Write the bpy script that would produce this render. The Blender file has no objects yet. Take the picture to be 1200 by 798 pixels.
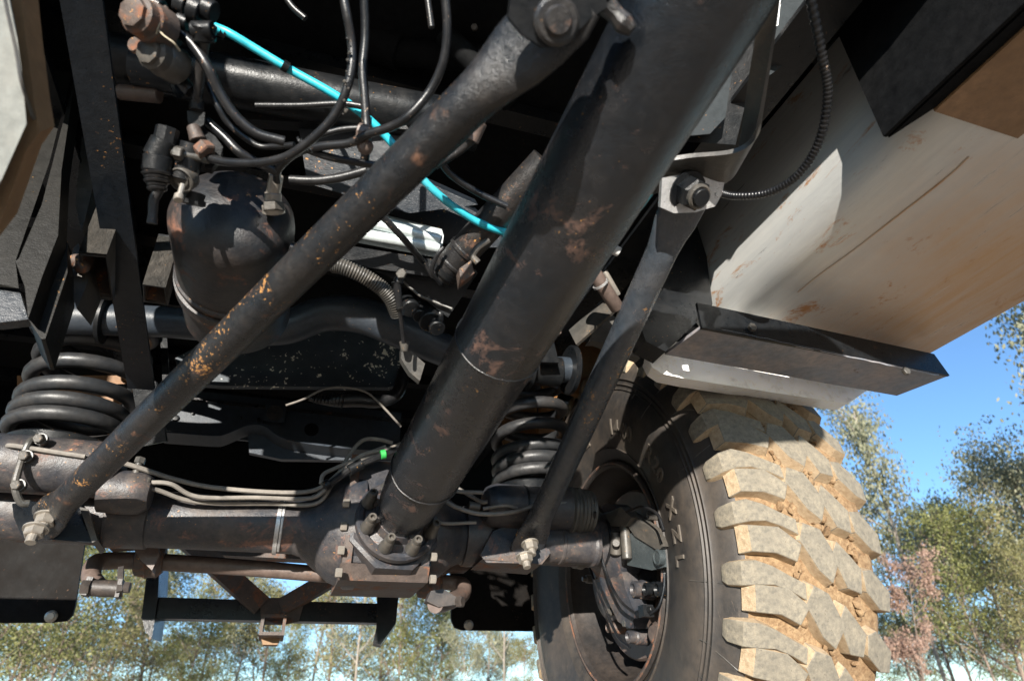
import bpy, bmesh, math, random
import numpy as np
from mathutils import Vector, Matrix, noise
random.seed(7)
sc = bpy.context.scene
COL = sc.collection
R = math.radians
# ------------------------------------------------------------------ camera
PITCH, YAW, ROLL = R(30.149), R(18.991), R(-1.537)
FPX = 757.575
cam_d = bpy.data.cameras.new("camera")
cam = bpy.data.objects.new("camera", cam_d); COL.objects.link(cam)
FW = Vector((math.sin(YAW)*math.cos(PITCH), math.cos(YAW)*math.cos(PITCH), math.sin(PITCH)))
_r0 = Vector((math.cos(YAW), -math.sin(YAW), 0)); _u0 = _r0.cross(FW)
RI = _r0*math.cos(ROLL) + _u0*math.sin(ROLL); UP = -_r0*math.sin(ROLL) + _u0*math.cos(ROLL)
cam.matrix_world = Matrix(((RI.x, UP.x, -FW.x, 0), (RI.y, UP.y, -FW.y, 0), (RI.z, UP.z, -FW.z, 0), (0, 0, 0, 1)))
cam_d.sensor_width = 36; cam_d.lens = 36*FPX/1200
cam_d.clip_start = 0.02; cam_d.clip_end = 2000
cam_d.dof.use_dof = True; cam_d.dof.focus_distance = 1.35; cam_d.dof.aperture_fstop = 4.8
sc.camera = cam
# ------------------------------------------------------------------ light
SUN_AZ, SUN_EL = 25, 7.5          # travels toward +Y turned to +X by SUN_AZ
w = bpy.data.worlds.new("World"); sc.world = w; w.use_nodes = True
nt = w.node_tree; nt.nodes.clear()
sky = nt.nodes.new("ShaderNodeTexSky"); sky.sky_type = 'NISHITA'; sky.sun_disc = False
sky.sun_elevation = R(SUN_EL); sky.sun_rotation = R(180+SUN_AZ)
sky.air_density = .7; sky.dust_density = 0; sky.ozone_density = 2.6
bg = nt.nodes.new("ShaderNodeBackground"); bg.inputs[1].default_value = 0.15
wo = nt.nodes.new("ShaderNodeOutputWorld")
nt.links.new(sky.outputs[0], bg.inputs[0]); nt.links.new(bg.outputs[0], wo.inputs[0])
sd = bpy.data.lights.new("sun", 'SUN'); sd.energy = 5.0; sd.angle = R(0.5); sd.color = (1, .94, .85)
sun = bpy.data.objects.new("sun", sd); COL.objects.link(sun); sun.location = (-4, -6, 3)
_t = Vector((math.sin(R(SUN_AZ))*math.cos(R(SUN_EL)), math.cos(R(SUN_AZ))*math.cos(R(SUN_EL)), -math.sin(R(SUN_EL))))
sun.rotation_euler = _t.to_track_quat('-Z', 'Y').to_euler()
sc.view_settings.view_transform = 'Standard'; sc.view_settings.look = 'None'
sc.view_settings.exposure = 1.2; sc.view_settings.gamma = 1
# ------------------------------------------------------------------ picking points in the place
def ray(x, y): return FW + RI*((x-600)/FPX) + UP*((399-y)/FPX)
def pY(x, y, Y): d = ray(x, y); return d*(Y/d.y)
def pX(x, y, X): d = ray(x, y); return d*(X/d.x)
def pZ(x, y, Z): d = ray(x, y); return d*(Z/d.z)
def pD(x, y, D): return ray(x, y)*D
GZ = -0.282
# ------------------------------------------------------------------ materials
class NT:
    def __init__(s, name):
        s.m = bpy.data.materials.new(name); s.m.use_nodes = True; s.t = s.m.node_tree
        s.b = s.t.nodes['Principled BSDF']; s.tc = s.t.nodes.new('ShaderNodeTexCoord')
    def n(s, typ, **kw):
        o = s.t.nodes.new(typ)
        for k, v in kw.items():
            if k.startswith('i_'): o.inputs[k[2:]].default_value = v
            else: setattr(o, k, v)
        return o
    def l(s, a, b): s.t.links.new(a, b)
    def noise(s, scale, detail=5, rough=.6, vec=None, dist=0):
        o = s.n('ShaderNodeTexNoise'); o.inputs['Scale'].default_value = scale; o.inputs['Detail'].default_value = detail
        o.inputs['Roughness'].default_value = rough; o.inputs['Distortion'].default_value = dist
        s.l(vec if vec else s.tc.outputs['Object'], o.inputs['Vector']); return o.outputs['Fac']
    def stretch(s, sx, sy, sz, rot=(0, 0, 0)):
        o = s.n('ShaderNodeMapping'); o.inputs['Scale'].default_value = (sx, sy, sz); o.inputs['Rotation'].default_value = rot
        s.l(s.tc.outputs['Object'], o.inputs['Vector']); return o.outputs[0]
    def ramp(s, fac, lo, hi, a=0., b=1.):
        o = s.n('ShaderNodeMapRange', clamp=True); o.inputs[1].default_value = lo; o.inputs[2].default_value = hi
        o.inputs[3].default_value = a; o.inputs[4].default_value = b; s.l(fac, o.inputs[0]); return o.outputs[0]
    def mix(s, fac, a, b):
        o = s.n('ShaderNodeMix', data_type='RGBA')
        for k, v in (('Factor', fac), ('A', a), ('B', b)):
            i = [q for q in o.inputs if q.name == k and (q.type == 'RGBA' or k == 'Factor')]
            i = i[0]
            if hasattr(v, 'is_linked') or hasattr(v, 'links'): s.l(v, i)
            elif k == 'Factor': i.default_value = v
            else: i.default_value = (*v, 1) if len(v) == 3 else v
        return [q for q in o.outputs if q.type == 'RGBA'][0]
    def mul(s, a, b, op='MULTIPLY'):
        o = s.n('ShaderNodeMath', operation=op)
        for k, v in ((0, a), (1, b)):
            if hasattr(v, 'links'): s.l(v, o.inputs[k])
            else: o.inputs[k].default_value = v
        return o.outputs[0]
    def warp(s, nscale, amt):
        o = s.n('ShaderNodeTexNoise'); o.inputs['Scale'].default_value = nscale; o.inputs['Detail'].default_value = 3
        s.l(s.tc.outputs['Object'], o.inputs['Vector'])
        a = s.n('ShaderNodeVectorMath', operation='MULTIPLY_ADD'); a.inputs[1].default_value = (amt, amt, amt)
        s.l(o.outputs['Color'], a.inputs[0]); s.l(s.tc.outputs['Object'], a.inputs[2]); return a.outputs[0]
    def bump(s, h, strength=.3, dist=.002):
        o = s.n('ShaderNodeBump'); o.inputs['Strength'].default_value = strength; o.inputs['Distance'].default_value = dist
        s.l(h, o.inputs['Height']); s.l(o.outputs[0], s.b.inputs['Normal'])
    def col(s, c): s.l(c, s.b.inputs['Base Color'])
    def rough(s, r):
        if hasattr(r, 'links'): s.l(r, s.b.inputs['Roughness'])
        else: s.b.inputs['Roughness'].default_value = r
def paint(name, base, dust=(.16, .12, .09), dust_amt=.5, rust=(.17, .075, .04), rust_amt=.25, chips=.35, rough=(.32, .6), metal=0., bump=.35, scale=1., chipcol=(.55, .28, .08), spec=.5):
    """dark paint under road grime: broad dust film, rust patches, orange stone chips"""
    m = NT(name)
    d1 = m.noise(9*scale, 8, .68); d2 = m.noise(60*scale, 6, .7); fine = m.noise(420*scale, 3, .6)
    dm = m.mul(m.ramp(d1, .38, .68), m.ramp(d2, .3, .65, .35, 1.))
    c = m.mix(m.ramp(d2, .3, .7), base, tuple(v*1.7+.004 for v in base))
    c = m.mix(m.mul(dm, dust_amt), c, dust)
    rn = m.noise(14*scale, 9, .75, dist=.6)
    rm = m.ramp(rn, .72-rust_amt*.35, .78-rust_amt*.33)
    c = m.mix(m.mul(rm, m.ramp(d2, .35, .6, .2, 1.)), c, rust)
    v = m.n('ShaderNodeTexVoronoi'); v.inputs['Scale'].default_value = 105*scale; m.l(m.warp(170*scale, .016/scale), v.inputs['Vector'])
    sz = m.ramp(m.noise(11*scale, 4, .7), .44, .70, 0., .55*chips+.02)
    cm = m.n('ShaderNodeMath', operation='LESS_THAN'); m.l(v.outputs['Distance'], cm.inputs[0]); m.l(sz, cm.inputs[1])
    gate = m.ramp(m.noise(6*scale, 2, .5), .5, .54)
    c = m.mix(m.mul(cm.outputs[0], gate), c, m.mix(m.ramp(fine, .4, .6), chipcol, rust))
    m.col(c)
    m.rough(m.mul(m.ramp(dm, 0, 1, rough[0], rough[1]), m.mul(rm, .25), 'ADD'))
    m.b.inputs['Metallic'].default_value = metal; m.b.inputs['Specular IOR Level'].default_value = spec
    m.bump(m.mul(m.mul(d2, .6), m.mul(fine, .25), 'ADD'), bump, .003)
    return m.m
M = {}
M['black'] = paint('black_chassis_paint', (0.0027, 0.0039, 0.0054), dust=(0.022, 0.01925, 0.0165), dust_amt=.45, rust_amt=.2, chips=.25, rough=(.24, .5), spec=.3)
M['deep'] = paint('painted_shade_black', (.002, .0023, .0028), dust=(.010, .009, .008), dust_amt=.25, rust_amt=.0, chips=0, rough=(.7, .9), spec=.1)  # duller, darker copy of the chassis black, with deep shade put into its colour
M['tube'] = paint('torque_tube_paint', (0.0033, 0.0051, 0.0075), dust=(0.0341, 0.0275, 0.0231), dust_amt=.5, rust=(.11, .062, .046), rust_amt=.42, chips=.28, rough=(.17, .38), bump=.8, spec=.75)
M['arm'] = paint('arm_paint', (0.006, 0.0075, 0.0096), dust=(0.045, 0.0348, 0.0264), dust_amt=.6, rust=(.15, .075, .045), rust_amt=.36, chips=.25, rough=(.24, .5), bump=.8)
M['arm_foot'] = paint('rust_chipped_arm_paint', (0.006, 0.0075, 0.0096), dust=(0.045, 0.0348, 0.0264), dust_amt=.6, rust=(.15, .075, .045), rust_amt=.36, chips=.95, rough=(.24, .5), bump=.8, scale=1.5)
M['arm_light'] = paint('worn_steel_arm_paint', (0.0224, 0.0288, 0.0368), dust=(0.098, 0.084, 0.0735), dust_amt=.5, rust=(.15, .085, .06), rust_amt=.3, chips=.7, rough=(.18, .4), bump=.8, spec=.8)
M['axle'] = paint('axle_paint', (0.0147, 0.0189, 0.02625), dust=(0.1285, 0.09792, 0.07589), dust_amt=.75, rust=(.20, .10, .07), rust_amt=.45, chips=.35, rough=(.3, .58), bump=.7)
M['rusty'] = paint('rusty_steel', (0.042, 0.0324, 0.0288), dust=(0.13, 0.091, 0.0676), dust_amt=.65, rust=(.22, .085, .04), rust_amt=.55, chips=.4, rough=(.5, .75), bump=.7)
M['rim'] = paint('dusty_rim_paint', (.016, .015, .015), dust=(.085, .062, .048), dust_amt=.75, rust=(.12, .07, .05), rust_amt=.25, chips=.1, rough=(.4, .6), bump=.4)
M['bar'] = paint('dusty_brown_bar', (0.0624, 0.04472, 0.03744), dust=(0.168, 0.12, 0.0984), dust_amt=.7, rust=(.2, .1, .06), rust_amt=.3, chips=.2, rough=(.42, .6), bump=.4)
M['grey'] = paint('worn_grey_steel', (0.0352, 0.0352, 0.03344), dust=(0.1248, 0.1008, 0.0768), dust_amt=.6, rust=(.14, .07, .045), rust_amt=.25, chips=.2, rough=(.32, .58), bump=.4)
M['channel'] = paint('drab_channel_paint', (0.007, 0.00675, 0.006), dust=(0.017, 0.015, 0.012), dust_amt=.6, rust=(.08, .04, .025), rust_amt=.25, chips=.3, rough=(.4, .6), bump=.4, spec=.12)
M['satin'] = paint('satin_blue_black_paint', (0.007, 0.0105, 0.0154), dust=(0.02475, 0.0231, 0.0209), dust_amt=.4, rust=(.16, .075, .045), rust_amt=.2, chips=.4, rough=(.26, .45), bump=.4, spec=.35)
M['member'] = paint('crossmember_paint', (0.02, 0.0272, 0.0368), dust=(0.0385, 0.035, 0.0329), dust_amt=.4, rust_amt=.06, chips=.2, rough=(.35, .5), bump=.25)  # lighter copy of the satin black; missing fill light is put into the colour
M['bearer'] = paint('lit_worn_bearer_steel', (0.117, 0.1365, 0.1658), dust=(0.4576, 0.3536, 0.2912), dust_amt=.75, rust=(.14, .08, .05), rust_amt=.3, chips=.1, rough=(.35, .6), bump=.4)  # worn steel lightened so that light on the lower face is painted in
M['bluegrey'] = paint('blue_grey_frame_paint', (0.021, 0.0258, 0.0288), dust=(0.018, 0.018, 0.018), dust_amt=.4, rust_amt=.15, chips=.2, rough=(.4, .6), bump=.3, spec=.15)
M['zinc'] = paint('zinc_bolt', (.30, .28, .25), dust=(.22, .17, .12), dust_amt=.6, rust=(.2, .1, .06), rust_amt=.25, chips=0, rough=(.35, .55), metal=.6, bump=.3)
M['bright'] = paint('bare_worn_steel', (.5, .5, .5), dust=(.2, .18, .16), dust_amt=.4, rust=(.03, .027, .024), rust_amt=.34, chips=.3, rough=(.3, .5), metal=.7, bump=.5, scale=2.5, chipcol=(.03, .025, .02))
M['line'] = paint('dusty_brake_line', (.12, .11, .10), dust=(.28, .25, .21), dust_amt=.7, rust_amt=.05, chips=0, rough=(.4, .6), bump=.2)
M['hose'] = paint('black_rubber_hose', (0.0036, 0.0045, 0.006), dust=(0.036, 0.03, 0.0252), dust_amt=.4, rust_amt=.0, chips=.35, rough=(.28, .46), bump=.25, chipcol=(.3, .25, .19))
M['spring'] = paint('spring_paint', (0.0132, 0.015, 0.0174), dust=(0.0585, 0.04875, 0.0403), dust_amt=.6, rust_amt=.1, chips=.2, rough=(.36, .6), bump=.35)
M['tank_black'] = paint('reservoir_paint', (0.00624, 0.0078, 0.01014), dust=(0.091, 0.0637, 0.04732), dust_amt=.6, rust=(.17, .075, .045), rust_amt=.5, chips=.3, rough=(.36, .6), bump=.6)
M['flap'] = paint('mud_flap_rubber', (0.0035, 0.003, 0.00275), dust=(0.0117, 0.00855, 0.00675), dust_amt=.6, rust_amt=0, chips=.3, rough=(.55, .8), bump=.4, chipcol=(.12, .085, .06), spec=.08)
M['orange'] = paint('orange_body_paint', (.15, .065, .016), dust=(.05, .03, .014), dust_amt=.6, rust_amt=.1, chips=.1, rough=(.45, .7), bump=.3)
M['underbody'] = paint('brown_painted_underbody', (.20, .115, .055), dust=(.14, .08, .035), dust_amt=.8, rust_amt=.1, chips=.05, rough=(.5, .7), bump=.3)
M['cream'] = paint('cream_panel_paint', (.14, .145, .135), dust=(.12, .10, .075), dust_amt=.4, rust_amt=.02, chips=.05, rough=(.4, .6), bump=.1, spec=.2)
M['caliper'] = paint('caliper_casting', (0.056, 0.0665, 0.07), dust=(0.02, 0.03, 0.035), dust_amt=.8, rust_amt=.1, chips=.3, rough=(.25, .5), metal=.3, bump=.7, scale=2, chipcol=(.6, .62, .6))  # pale flecks paint the casting's speckled highlight into the colour
M['alu'] = paint('clean_aluminium', (0.403, 0.442, 0.442), dust=(0.21, 0.224, 0.217), dust_amt=.25, rust_amt=0, chips=.1, rough=(.3, .45), metal=.2, bump=.15, chipcol=(.05, .05, .05))
def speck_mat():
    m = NT('spattered_panel_paint'); a = m.noise(14, 6, .6); f = m.noise(160, 4, .6)
    c = m.mix(m.ramp(a, .3, .7), (.018, .026, .036), (.045, .056, .066))
    v = m.n('ShaderNodeTexVoronoi'); v.inputs['Scale'].default_value = 75; v.inputs['Randomness'].default_value = 1; m.l(m.warp(120, .02), v.inputs['Vector'])
    s_ = m.ramp(m.noise(7, 5, .75), .46, .70, 0, .5)
    cm = m.n('ShaderNodeMath', operation='LESS_THAN'); m.l(v.outputs['Distance'], cm.inputs[0]); m.l(s_, cm.inputs[1])
    m.col(m.mix(cm.outputs[0], c, (.75, .72, .6))); m.rough(.5); m.bump(f, .25, .002); return m.m
M['speck'] = speck_mat()
def tank_mat():
    m = NT('silver_tank_paint')
    grain = m.noise(14, 8, .7, m.stretch(4, .35, 4)); a = m.noise(5, 6, .65); f = m.noise(300, 3, .6, m.stretch(3, .3, 3))
    c = m.mix(m.ramp(grain, .3, .7), (.60, .61, .60), (.74, .74, .71))
    sp = m.n('ShaderNodeSeparateXYZ'); m.l(m.tc.outputs['Object'], sp.inputs[0])
    side = m.ramp(m.mul(sp.outputs[0], m.mul(a, .25), 'ADD'), -.06, .20)            # orange dust plus warm ground bounce painted in, growing toward the outer edge
    c = m.mix(m.mul(side, m.ramp(grain, .25, .6, .55, .9)), c, (.60, .35, .155))
    st = m.noise(8, 9, .78, m.stretch(2.2, .8, 2.2), .5)
    c = m.mix(m.ramp(st, .57, .66), c, (.50, .23, .08))
    st2 = m.noise(30, 6, .7, m.stretch(3, .5, 3), .5)
    c = m.mix(m.mul(m.ramp(st2, .68, .74), .8), c, (.30, .13, .05))
    w1 = m.noise(22, 5, .7, m.stretch(5, .22, 5))
    c = m.mix(m.mul(m.ramp(w1, .64, .72), .35), c, (.75, .72, .68))
    c = m.mix(m.mul(m.ramp(w1, .34, .29), .4), c, (.16, .13, .11))
    m.col(c); m.rough(m.ramp(grain, .3, .7, .26, .42)); m.b.inputs['Metallic'].default_value = .4
    m.bump(m.mul(f, m.mul(a, 2.), 'ADD'), .18, .004); return m.m
M['tank'] = tank_mat()
M['skirt'] = paint('sunlit_white_skirt', (.82, .81, .78), dust=(.6, .5, .4), dust_amt=.3, rust_amt=0, chips=.05, rough=(.35, .5), bump=.15)  # near-white base puts strong sun on the silver plate into its colour
def rubber(name, base, dustc, lo, hi, rough=.6, radial=False):
    m = NT(name); a = m.noise(7, 7, .7); b = m.noise(45, 6, .7); f = m.noise(350, 3, .6)
    c = m.mix(m.ramp(b, .3, .7), base, tuple(v*1.5 for v in base))
    c = m.mix(m.ramp(m.mul(a, m.mul(b, .35), 'ADD'), lo, hi), c, dustc)
    st = m.noise(26, 5, .75, m.stretch(1, 3.5, .6))
    c = m.mix(m.mul(m.ramp(st, .63, .7), .55), c, tuple(v*1.5 for v in dustc))
    m.col(c); m.rough(rough); m.bump(m.mul(b, m.mul(f, .4), 'ADD'), .3, .002); return m.m
M['side'] = rubber('dusty_tyre_sidewall', (.020, .019, .0185), (.085, .066, .05), .55, 1.0, .55)
M['letter'] = rubber('sidewall_lettering', (.040, .037, .034), (.12, .10, .08), .4, .8, .5)
def tread(name, c0, c1, spot, bumps):
    m = NT(name); a = m.noise(10, 7, .7); b = m.noise(90, 6, .75); f = m.noise(500, 3, .65)
    c = m.mix(m.ramp(a, .35, .65), c0, c1); c = m.mix(m.ramp(b, .35, .65), tuple(v*.86 for v in c0), m.mix(.45, c, c1))
    c = m.mix(m.mul(m.ramp(m.noise(160, 4, .7), .62, .7), .7), c, spot)
    m.col(c); m.rough(.85); m.bump(m.mul(b, m.mul(f, .5), 'ADD'), bumps, .004); return m.m
M['block'] = tread('dusty_tread_rubber', (.15, .135, .108), (.28, .24, .175), (.045, .037, .03), .35)
M['mudside'] = tread('mud_caked_block_side', (.38, .27, .16), (.50, .39, .26), (.15, .09, .04), .7)
M['mud'] = tread('clay_mud', (.20, .115, .055), (.42, .29, .16), (.09, .05, .025), 1.)
def plain(name, c, r=.5, metal=0., emit=None):
    m = NT(name); f = m.noise(60, 4, .6); m.col(m.mix(m.ramp(f, .35, .65), tuple(v*.8 for v in c), c)); m.rough(r)
    m.b.inputs['Metallic'].default_value = metal; m.bump(f, .1, .001); return m.m
M['blue'] = paint('cyan_air_hose', (.012, .33, .42), dust=(.09, .2, .2), dust_amt=.45, rust_amt=0, chips=.35, rough=(.35, .5), bump=.15, chipcol=(.03, .05, .05))
M['green'] = plain('green_clip', (.03, .35, .07), .5)
M['white'] = plain('white_plastic', (.7, .7, .68), .4)
M['twine'] = plain('dry_twine', (.4, .35, .25), .8)
def leaf(name, c0, c1):
    m = NT(name); a = m.noise(.9, 3, .6); b = m.noise(9, 2, .6)
    c = m.mix(m.ramp(a, .35, .65), c0, c1); m.col(m.mix(m.mul(m.ramp(b, .4, .6), .4), c, tuple(v*1.6 for v in c1)))
    m.rough(.5); m.b.inputs['Specular IOR Level'].default_value = .35
    tr = m.n('ShaderNodeBsdfTranslucent'); tr.inputs[0].default_value = (*[v*1.2 for v in c1], 1)
    mx = m.n('ShaderNodeMixShader'); mx.inputs[0].default_value = .3
    out = m.t.nodes['Material Output']; m.l(m.b.outputs[0], mx.inputs[1]); m.l(tr.outputs[0], mx.inputs[2]); m.l(mx.outputs[0], out.inputs[0])
    return m.m
M['leaf_olive'] = leaf('olive_gum_leaf', (.11, .108, .042), (.23, .21, .09))
M['leaf_green'] = leaf('green_gum_leaf', (.085, .098, .03), (.20, .20, .07))
M['leaf_grey'] = leaf('grey_gum_leaf', (.12, .125, .075), (.23, .225, .14))
M['leaf_dead'] = leaf('dead_leaf', (.22, .13, .09), (.36, .24, .18))
def bark():
    m = NT('gum_bark'); a = m.noise(3, 6, .7, m.stretch(4, 4, .6)); m.col(m.mix(m.ramp(a, .35, .65), (.11, .075, .055), (.30, .235, .18))); m.rough(.85); m.bump(a, .5, .02); return m.m
M['bark'] = bark()
def bark2():
    m = NT('pale_gum_bark'); a = m.noise(3, 6, .7, m.stretch(4, 4, .6)); m.col(m.mix(m.ramp(a, .35, .65), (.17, .14, .11), (.30, .26, .21))); m.rough(.8); m.bump(a, .4, .02); return m.m
M['bark_pale'] = bark2()
def ground_mat():
    m = NT('red_dirt'); a = m.noise(.5, 9, .65); b = m.noise(12, 7, .7)
    c = m.mix(m.ramp(a, .35, .65), (.42, .32, .22), (.52, .42, .31)); c = m.mix(m.mul(m.ramp(b, .5, .7), .5), c, (.28, .20, .13))
    m.col(c); m.rough(.95); m.bump(m.mul(a, b, 'ADD'), .6, .03); return m.m
M['ground'] = ground_mat()
# ------------------------------------------------------------------ mesh helpers
WL = {}
def wpos(o): return WL.get(o.name, Vector((0, 0, 0)))
def finish(bm, angle=32):
    bmesh.ops.recalc_face_normals(bm, faces=bm.faces)
    ca = R(angle)
    for f in bm.faces: f.smooth = True
    for e in bm.edges:
        e.smooth = not (len(e.link_faces) == 2 and e.calc_face_angle(0) > ca)
def obj(name, bm, mats, parent=None, label=None, origin=None, kind=None, angle=32, bev=0):
    if bev:
        es = [e for e in bm.edges if len(e.link_faces) == 2 and e.calc_face_angle(0) > R(30)]
        bmesh.ops.bevel(bm, geom=es, offset=bev, segments=2, affect='EDGES', clamp_overlap=True)
    finish(bm, angle)
    if origin is None:
        lo = Vector([min(v.co[i] for v in bm.verts) for i in range(3)]); hi = Vector([max(v.co[i] for v in bm.verts) for i in range(3)])
        origin = (lo+hi)/2
    for v in bm.verts: v.co -= origin
    me = bpy.data.meshes.new(name); bm.to_mesh(me); bm.free()
    for m in (mats if isinstance(mats, (list, tuple)) else [mats]): me.materials.append(M[m])
    o = bpy.data.objects.new(name, me); COL.objects.link(o)
    o.parent = parent; o.location = origin - (wpos(parent) if parent else Vector()); WL[o.name] = origin
    if label: o['label'] = label
    if kind: o['kind'] = kind
    return o
def B(): return bmesh.new()
def frame(d):
    d = d.normalized(); a = Vector((0, 0, 1)) if abs(d.z) < .9 else Vector((1, 0, 0))
    u = d.cross(a).normalized(); return u, d.cross(u).normalized()
def spline(pts, k=8):
    pts = [Vector(p) for p in pts]
    if len(pts) < 3: return pts
    P = [pts[0]*2-pts[1]] + pts + [pts[-1]*2-pts[-2]]; out = []
    for i in range(1, len(P)-2):
        for j in range(k):
            t = j/k; a, b, c, d = P[i-1:i+3]
            out.append(.5*((2*b)+(c-a)*t+(2*a-5*b+4*c-d)*t*t+(3*b-a-3*c+d)*t**3))
    out.append(pts[-1]); return out
def tube(bm, pts, r, seg=12, k=8, flat=None):
    P = spline(pts, k) if k else [Vector(p) for p in pts]; n = len(P); rings = []
    u = None
    for i, p in enumerate(P):
        d = (P[min(i+1, n-1)]-P[max(i-1, 0)]).normalized()
        if u is None: u, _ = frame(d)
        else: u = (u - d*u.dot(d)).normalized()
        v = d.cross(u)
        t = i/(n-1)
        rr = r if not isinstance(r, (list, tuple)) else float(np.interp(t, np.linspace(0, 1, len(r)), r))
        rings.append([bm.verts.new(p+u*rr*math.cos(a)+v*rr*math.sin(a)) for a in [2*math.pi*q/seg for q in range(seg)]])
    for a, b in zip(rings, rings[1:]):
        for q in range(seg): bm.faces.new((a[q], a[(q+1) % seg], b[(q+1) % seg], b[q]))
    bm.faces.new(rings[0]); bm.faces.new(rings[-1]); return bm
def lathe(bm, p, d, prof, seg=32, a0=0, closed_profile=False):
    """prof: (distance along d, radius)"""
    p = Vector(p); d = Vector(d).normalized(); u, v = frame(d); rings = []
    for t, r in prof:
        c = p+d*t
        if r < 1e-5: rings.append([bm.verts.new(c)])
        else: rings.append([bm.verts.new(c+u*r*math.cos(a)+v*r*math.sin(a)) for a in [a0+2*math.pi*q/seg for q in range(seg)]])
    prs = list(zip(rings, rings[1:]))
    if closed_profile: prs.append((rings[-1], rings[0]))
    for a, b in prs:
        for q in range(seg):
            q2 = (q+1) % seg
            if len(a) == 1 and len(b) == 1: break
            if len(a) == 1: bm.faces.new((a[0], b[q2], b[q]))
            elif len(b) == 1: bm.faces.new((a[q], a[q2], b[0]))
            else: bm.faces.new((a[q], a[q2], b[q2], b[q]))
    if not closed_profile:
        if len(rings[0]) > 1: bm.faces.new(rings[0])
        if len(rings[-1]) > 1: bm.faces.new(rings[-1])
    return bm
def cyl(bm, p0, p1, r, r1=None, seg=20, ch=0):
    p0 = Vector(p0); p1 = Vector(p1); L = (p1-p0).length; r1 = r if r1 is None else r1
    prof = [(0, r), (L, r1)] if not ch else [(0, r-ch), (ch, r), (L-ch, r1), (L, r1-ch)]
    return lathe(bm, p0, p1-p0, prof, seg)
def prism(bm, pts, off):
    a = [bm.verts.new(Vector(p)) for p in pts]; b = [bm.verts.new(Vector(p)+Vector(off)) for p in pts]; n = len(a)
    bm.faces.new(a); bm.faces.new(list(reversed(b)))
    for i in range(n): bm.faces.new((a[i], b[i], b[(i+1) % n], a[(i+1) % n]))
    return bm
def box(bm, lo, hi):
    x0, y0, z0 = lo; x1, y1, z1 = hi
    return prism(bm, [(x0, y0, z0), (x1, y0, z0), (x1, y1, z0), (x0, y1, z0)], (0, 0, z1-z0))
def beam(bm, p0, p1, w_, h, side=None):
    p0 = Vector(p0); p1 = Vector(p1); d = (p1-p0).normalized()
    s = Vector(side) if side else Vector((0, 0, 1)); s = (s-d*s.dot(d)).normalized(); t = d.cross(s)
    q = [p0+s*a*h/2+t*b*w_/2 for a, b in ((1, 1), (1, -1), (-1, -1), (-1, 1))]
    return prism(bm, q, p1-p0)
def hexa(bm, p, d, r, h): return lathe(bm, Vector(p), d, [(0, r*.96), (h*.08, r), (h*.88, r), (h, r*.84)], 6)
def nutbolt(parent, p, d, r, h, stud=.4, mat='zinc', name='nut'):
    bm = B(); hexa(bm, p, d, r, h)
    d = Vector(d).normalized()
    lathe(bm, Vector(p)-d*.002, d, [(0, r*1.25), (.003, r*1.25)], 20)
    if stud: cyl(bm, Vector(p)+d*h*.9, Vector(p)+d*(h+r*stud*2), r*.55, seg=14, ch=.001)
    return obj(name, bm, mat, parent, angle=25)
# ------------------------------------------------------------------ the setting
bm = B()
N = 24
xs = [-600, -200, -80, -30, -12, -6, -3, -1.5, 0, 1.5, 3, 6, 12, 30, 80, 200, 600]
grid = [[bm.verts.new((x, y, GZ + (0 if abs(x)+abs(y) < 7 else random.uniform(-.04, .04)))) for x in xs] for y in xs]
for i in range(len(xs)-1):
    for j in range(len(xs)-1): bm.faces.new((grid[i][j], grid[i][j+1], grid[i+1][j+1], grid[i+1][j]))
g = obj('ground', bm, 'ground', None, origin=Vector((0, 0, GZ)), kind='structure')

truck = bpy.data.objects.new('truck', None); COL.objects.link(truck)
truck.location = (0.05, 1.5, GZ); WL['truck'] = Vector(truck.location)
truck['label'] = 'off-road truck seen from below with black axle, torque tube, silver tank and muddy tyre'
truck['category'] = 'truck'
T = truck
def part(name, bm, mat, label=None, **k): return obj(name, bm, mat, T, label, **k)
# ------------------------------------------------------------------ wheel + tyre
WC = Vector((.799, 1.578, .320))
WX = Vector((1, 0, 0))
def crownR(u): return .598-.022*((u-.14)/.15)**2
prof = [(.300, .262), (.315, .30), (.325, .36), (.332, .43), (.325, .49), (.305, .54), (.28, .560)]
for u in np.linspace(.25, .02, 8): prof.append((float(u), crownR(u)-.024))
prof += [(-.002, .552), (-.016, .535), (-.026, .515)]
ring_r = [.496, .482, .469]
for rr in ring_r: prof += [(-.033, rr+.003), (-.0365, rr+.0005), (-.0365, rr-.001), (-.033, rr-.003)]
prof += [(-.040, .455), (-.044, .43), (-.043, .405), (-.038, .375), (-.030, .345), (-.022, .322), (-.0205, .3145), (-.0235, .312), (-.0225, .309), (-.014, .300), (-.006, .289), (.0, .281), (.01, .262)]
bm = B(); lathe(bm, WC, WX, prof, 144, closed_profile=True)
fm = {}
tyre = part('tyre', bm, ['side', 'mud'], 'large muddy off-road tyre with deep blocks', origin=WC.copy(), angle=40)
for f in tyre.data.polygons:
    c = f.center; rr = math.hypot(c.y, c.z)
    if rr > .545: f.material_index = 1
PITCHN = 34
def tread_pt(u, v, h):     # v arc length along the crown, h height under the crown
    r = crownR(u)-h; a = v/.59
    return Vector((u, -r*math.cos(a), r*math.sin(a)))
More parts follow.
